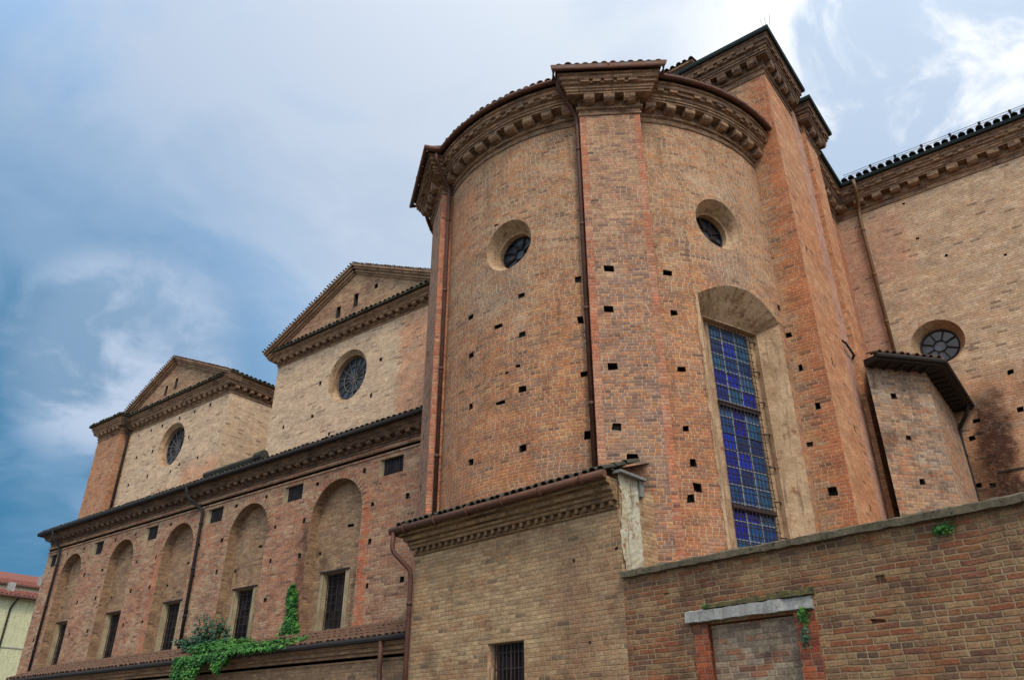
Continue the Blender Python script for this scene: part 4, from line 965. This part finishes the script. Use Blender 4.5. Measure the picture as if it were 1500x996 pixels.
# ================================================================ HOUSES far left
def house(name, label, x0, x1, y0, y1, he, hr, wallc, ridge='y', wm=None, over=.35):
    t = thing(name, label, 'house'); wmat = wm or stone('render_' + wallc, '#' + wallc, '#' + wallc, 1.2, dark='#8a8468', dk=.25)
    bm = bmesh.new(); uprism(bm, [(x0, y0), (x1, y0), (x1, y1), (x0, y1)], -1.2, he); fixn(bm); link('wall', bm, wmat, t)
    xm = (x0 + x1) / 2; ov = over / K
    bm = bmesh.new(); k = (hr - he) / ((x1 - x0) / 2)
    for xe, xs in ((x1 + ov, 1), (x0 - ov, -1)):
        e = he - ov * k * .4
        rings = [[pt(xe, yy, e), pt(xm, yy, hr), pt(xm, yy, hr + .08), pt(xe, yy, e + .08)] for yy in (y0 - ov, y1 + ov)]
        loft(bm, rings)
        s = Vector((-(xe - xm), 0, hr - e)).normalized()
    coppi(bm, pt(x1 + ov, y0 - ov, he + .05), pt(x1 + ov, y1 + ov, he + .05), Vector((-(x1 + ov - xm), 0, hr - he)), .5, .3, .13, rows=12)
    fixn(bm); link('roof', bm, M_tir, t)
    bm = bmesh.new(); tube(bm, [pt(x1 + ov + .08, y0 - ov, he), pt(x1 + ov + .08, y1 + ov, he)], .11, 8); fixn(bm); link('gutter', bm, M_cop2, t)
    bm = bmesh.new(); fr = Fr((x1 * K, 0), (0, 1)); 
    if name == 'town_house':
        tube(bm, bend([pt(x1 + ov, 17.3, he), pt(x1 + .05, 17.1, he - .5), pt(x1 + .05, 17.1, -1.0)], .3), .07, 8); fixn(bm); link('downpipe', bm, M_dkp, t)
        bm = bmesh.new(); box(bm, fr, y0 * K, y1 * K, z_(he - 2.4), z_(he - 2.36), 0, .05); fixn(bm); link('string_course', bm, M_stn, t)
    return t
h1 = house('town_house', 'pale yellow rendered house with red tiled roof, partly hidden by the church', -58, -45.6, 14.0, 30, 7.0, 8.3, 'cfc79c')
bm = bmesh.new(); uprism(bm, [(-47.6, 17.4), (-47.3, 17.4), (-47.3, 17.7), (-47.6, 17.7)], 7.0, 8.0); fixn(bm); link('chimney', bm, M_stn, h1)
bm = bmesh.new(); fr = Fr((-45.6 * K, 0), (0, 1)); box(bm, fr, 14.9 * K, 15.75 * K, z_(4.5), z_(6.2), 0, .05); fixn(bm); link('window', bm, M_dgl, h1)
h2 = house('rear_house', 'cream house with broad red tiled roof rising behind the yellow one', -92, -70, 20.0, 44, 11.6, 14.4, 'd8d2b8')
bm = bmesh.new(); uprism(bm, [(-71.3, 28.2), (-70.6, 28.2), (-70.6, 28.8), (-71.3, 28.8)], 11.6, 12.8); fixn(bm); link('chimney', bm, M_stn, h2)

# ================================================================ PLANTS
def leaf_mat(name, cols, tr=.0):
    m, b, bs = base_mat(name, .6)
    oi = b.new('ShaderNodeTexCoord'); n = b.noise(oi.outputs['Object'], 3.2, 3); wn = b.new('ShaderNodeTexWhiteNoise', noise_dimensions='3D')
    g_ = b.v('SNAP', oi.outputs['Object'], (.06, .06, .06)); b.put(wn.inputs['Vector'], g_)
    f = b.m('ADD', b.m('MULTIPLY', n, .7), b.m('MULTIPLY', wn.outputs[0], .35))
    b.put(bs.inputs['Base Color'], b.ramp(f, [(.3, lin(cols[0])), (.52, lin(cols[1])), (.75, lin(cols[2]))]))
    return m
M_ivy = leaf_mat('bright_ivy_leaf', ['#16360f', '#2c5a1a', '#5a8630'])
M_shr = leaf_mat('blue_green_leaf', ['#183424', '#264c34', '#44684a'])
M_stem = plain('woody_stem', '#4a3a2c', .9)
def leaf(bm, p, n, up, s, kind=0):
    n = n.normalized(); t = n.cross(up)
    if t.length < .01: t = Vector((1, 0, 0))
    t.normalize(); u = t.cross(n).normalized()
    if kind == 0: o = [(0, 0), (.5, .25), (.42, .62), (0, 1.05), (-.42, .62), (-.5, .25)]
    else: o = [(0, 0), (.18, .4), (0, 1.2), (-.18, .4)]
    vs = [bm.verts.new(p + t * (a * s) - u * (c * s) + n * (.1 * s * (1 - abs(a) * 2))) for a, c in o]; bm.faces.new(vs)
rr = random.Random(21)
def jitter(k=1.): return Vector((rr.uniform(-k, k), rr.uniform(-k, k), rr.uniform(-k, k)))
# creeper over the lean-to roof
iv = thing('ivy', 'bright green creeper spilling over the lean-to gutter', 'ivy')
bm = bmesh.new(); st_ = bmesh.new()
def roofpt(x, t): # t 0 at gutter .. 1 at wall
    return pt(x, 9.2 + 1.05 * t, 1.66 + .36 * t)
for i in range(6800):
    u_ = rr.random() ** 1.15; x = -15.40 + 3.35 * u_
    wd_ = max(.18, 1 - u_ * .85)
    if rr.random() > wd_ + .1: continue
    if rr.random() < .5:
        t = rr.random() * (.75 if u_ < .35 else .42); p = roofpt(x, t) + Vector((0, 0, rr.uniform(.02, .12 + .16 * max(0, 1 - u_ * 2.2)))); n = Vector((0, -.6, 1)) + jitter(.6)
    else:
        hang = (.75 * max(0, 1 - abs(u_ - .12) * 4.2) + .55 * max(0, 1 - abs(u_ - .45) * 11) + .07) * (0.8 + .2 * math.sin(x * 11)); d = rr.random() * hang
        p = pt(x, 9.12 - .10 * rr.random(), 1.66) - Vector((0, rr.uniform(0, .10), d * K)); n = Vector((.1, -1, .5)) + jitter(.5)
    leaf(bm, p, n, Vector((rr.uniform(-.5, .5), 0, 1)), rr.uniform(.05, .095))
for k in range(14):
    x = -15.3 + k * .2; p = [roofpt(x, .8), roofpt(x + .1, .3), roofpt(x + .05, -.03), pt(x, 9.1, 1.35 if k < 5 else 1.5)]; tube(st_, p, .009, 4)
link('leaves', bm, M_ivy, iv); fixn(st_); link('stems', st_, M_stem, iv)
# climbing creeper on the chapel wall
iv2 = thing('climbing_ivy', 'narrow green ivy climbing the chapel wall between two windows', 'ivy')
bm = bmesh.new(); st_ = bmesh.new()
for i in range(1500):
    t = rr.random(); h = 1.95 + 1.10 * t; hwid = .30 * (1 - t) ** .6 * (.8 + .3 * math.sin(h * 7)) + .03; xm = -13.52 - .08 * t + .03 * math.sin(h * 6)
    x = xm + rr.uniform(-1, 1) * hwid
    p = pt(x, YN, h) + Vector((0, -rr.uniform(.02, .14 * (1 - t) + .05), 0)); leaf(bm, p, Vector((.1, -1, .45)) + jitter(.45), Vector((rr.uniform(-.4, .4), 0, 1)), rr.uniform(.05, .095))
for k in range(5): tube(st_, [pt(-13.65 + k * .06, YN - .01, 1.9), pt(-13.6 + k * .04, YN - .015, 2.5), pt(-13.58, YN - .012, 2.9 + .06 * k)], .008, 4)
link('leaves', bm, M_ivy, iv2); fixn(st_); link('stems', st_, M_stem, iv2)
# shrub rooted on the lean-to roof
sh = thing('shrub', 'dusky green bush growing on the lean-to roof in front of the chapel', 'shrub')
bm = bmesh.new(); st_ = bmesh.new(); root = pt(-15.72, 9.9, 1.85)
for k in range(64):
    a = rr.uniform(0, 2 * math.pi); el = rr.uniform(.25, 1.45); L = rr.uniform(.45, 1.0) * (1.45 if el > 1.15 else 1.)
    d = Vector((math.cos(a) * math.cos(el) * 1.25, math.sin(a) * math.cos(el) * .6, math.sin(el))); p0 = root + Vector((rr.uniform(-.75, .5), rr.uniform(-.2, .2), 0))
    mids = [p0, p0 + d * L * .5 + jitter(.05), p0 + d * L + Vector((0, 0, -.08 * L)) + jitter(.05)]; tube(st_, mids, .008, 4)
    for j in range(46):
        t = rr.random() ** .7; q = mids[0].lerp(mids[1], t * 2) if t < .5 else mids[1].lerp(mids[2], t * 2 - 1)
        leaf(bm, q + jitter(.085), jitter(1.) + Vector((0, -.5, .6)), Vector((0, 0, 1)) + jitter(.7), rr.uniform(.05, .10), rr.choice((0, 1)))
link('leaves', bm, M_shr, sh); fixn(st_); link('stems', st_, M_stem, sh)
# small plants on the boundary wall
def tuft(label, fr, s, z, d, n, rx, rz, size, mat, name='wall_plant', hang=0.):
    t = thing(name, label, 'plant'); bm = bmesh.new(); sb = bmesh.new()
    for i in range(n):
        a = rr.gauss(0, .45); q = rr.gauss(0, .45)
        p = fr.p(s + a * rx, z + q * rz, d + .02 + rr.random() * .07 * max(0, 1 - abs(a) - abs(q)) + .01); leaf(bm, p, fr.n + jitter(.7) + Vector((0, 0, .4)), Vector((0, 0, 1)) + jitter(.8), rr.uniform(.6, 1.3) * size, rr.choice((0, 1)))
    for i in range(7): tube(sb, [fr.p(s, z - rz * .3, d - .01), fr.p(s + rr.uniform(-rx, rx) * .7, z + rr.uniform(-rz, rz) * .6, d + .05)], .004, 4)
    link('leaves', bm, mat, t); fixn(sb); link('stems', sb, M_stem, t)
tuft('small green plant rooted just below the coping of the boundary wall', fB, S(-2.30), z_(1.655), 0, 260, .13, .07, .028, M_ivy)
tuft('trailing green weeds at the right end of the doorway lintel', fB, S(-3.66), z_(1.13), .02, 240, .09, .13, .026, M_ivy)
tuft('weeds hanging down the right door jamb under the lintel', fB, S(-3.67), z_(.93), .02, 150, .08, .16, .022, M_shr)
tuft('tiny fern on top of the stone lintel near its left end', fB, S(-4.70), z_(1.31), .04, 90, .07, .03, .022, M_ivy)
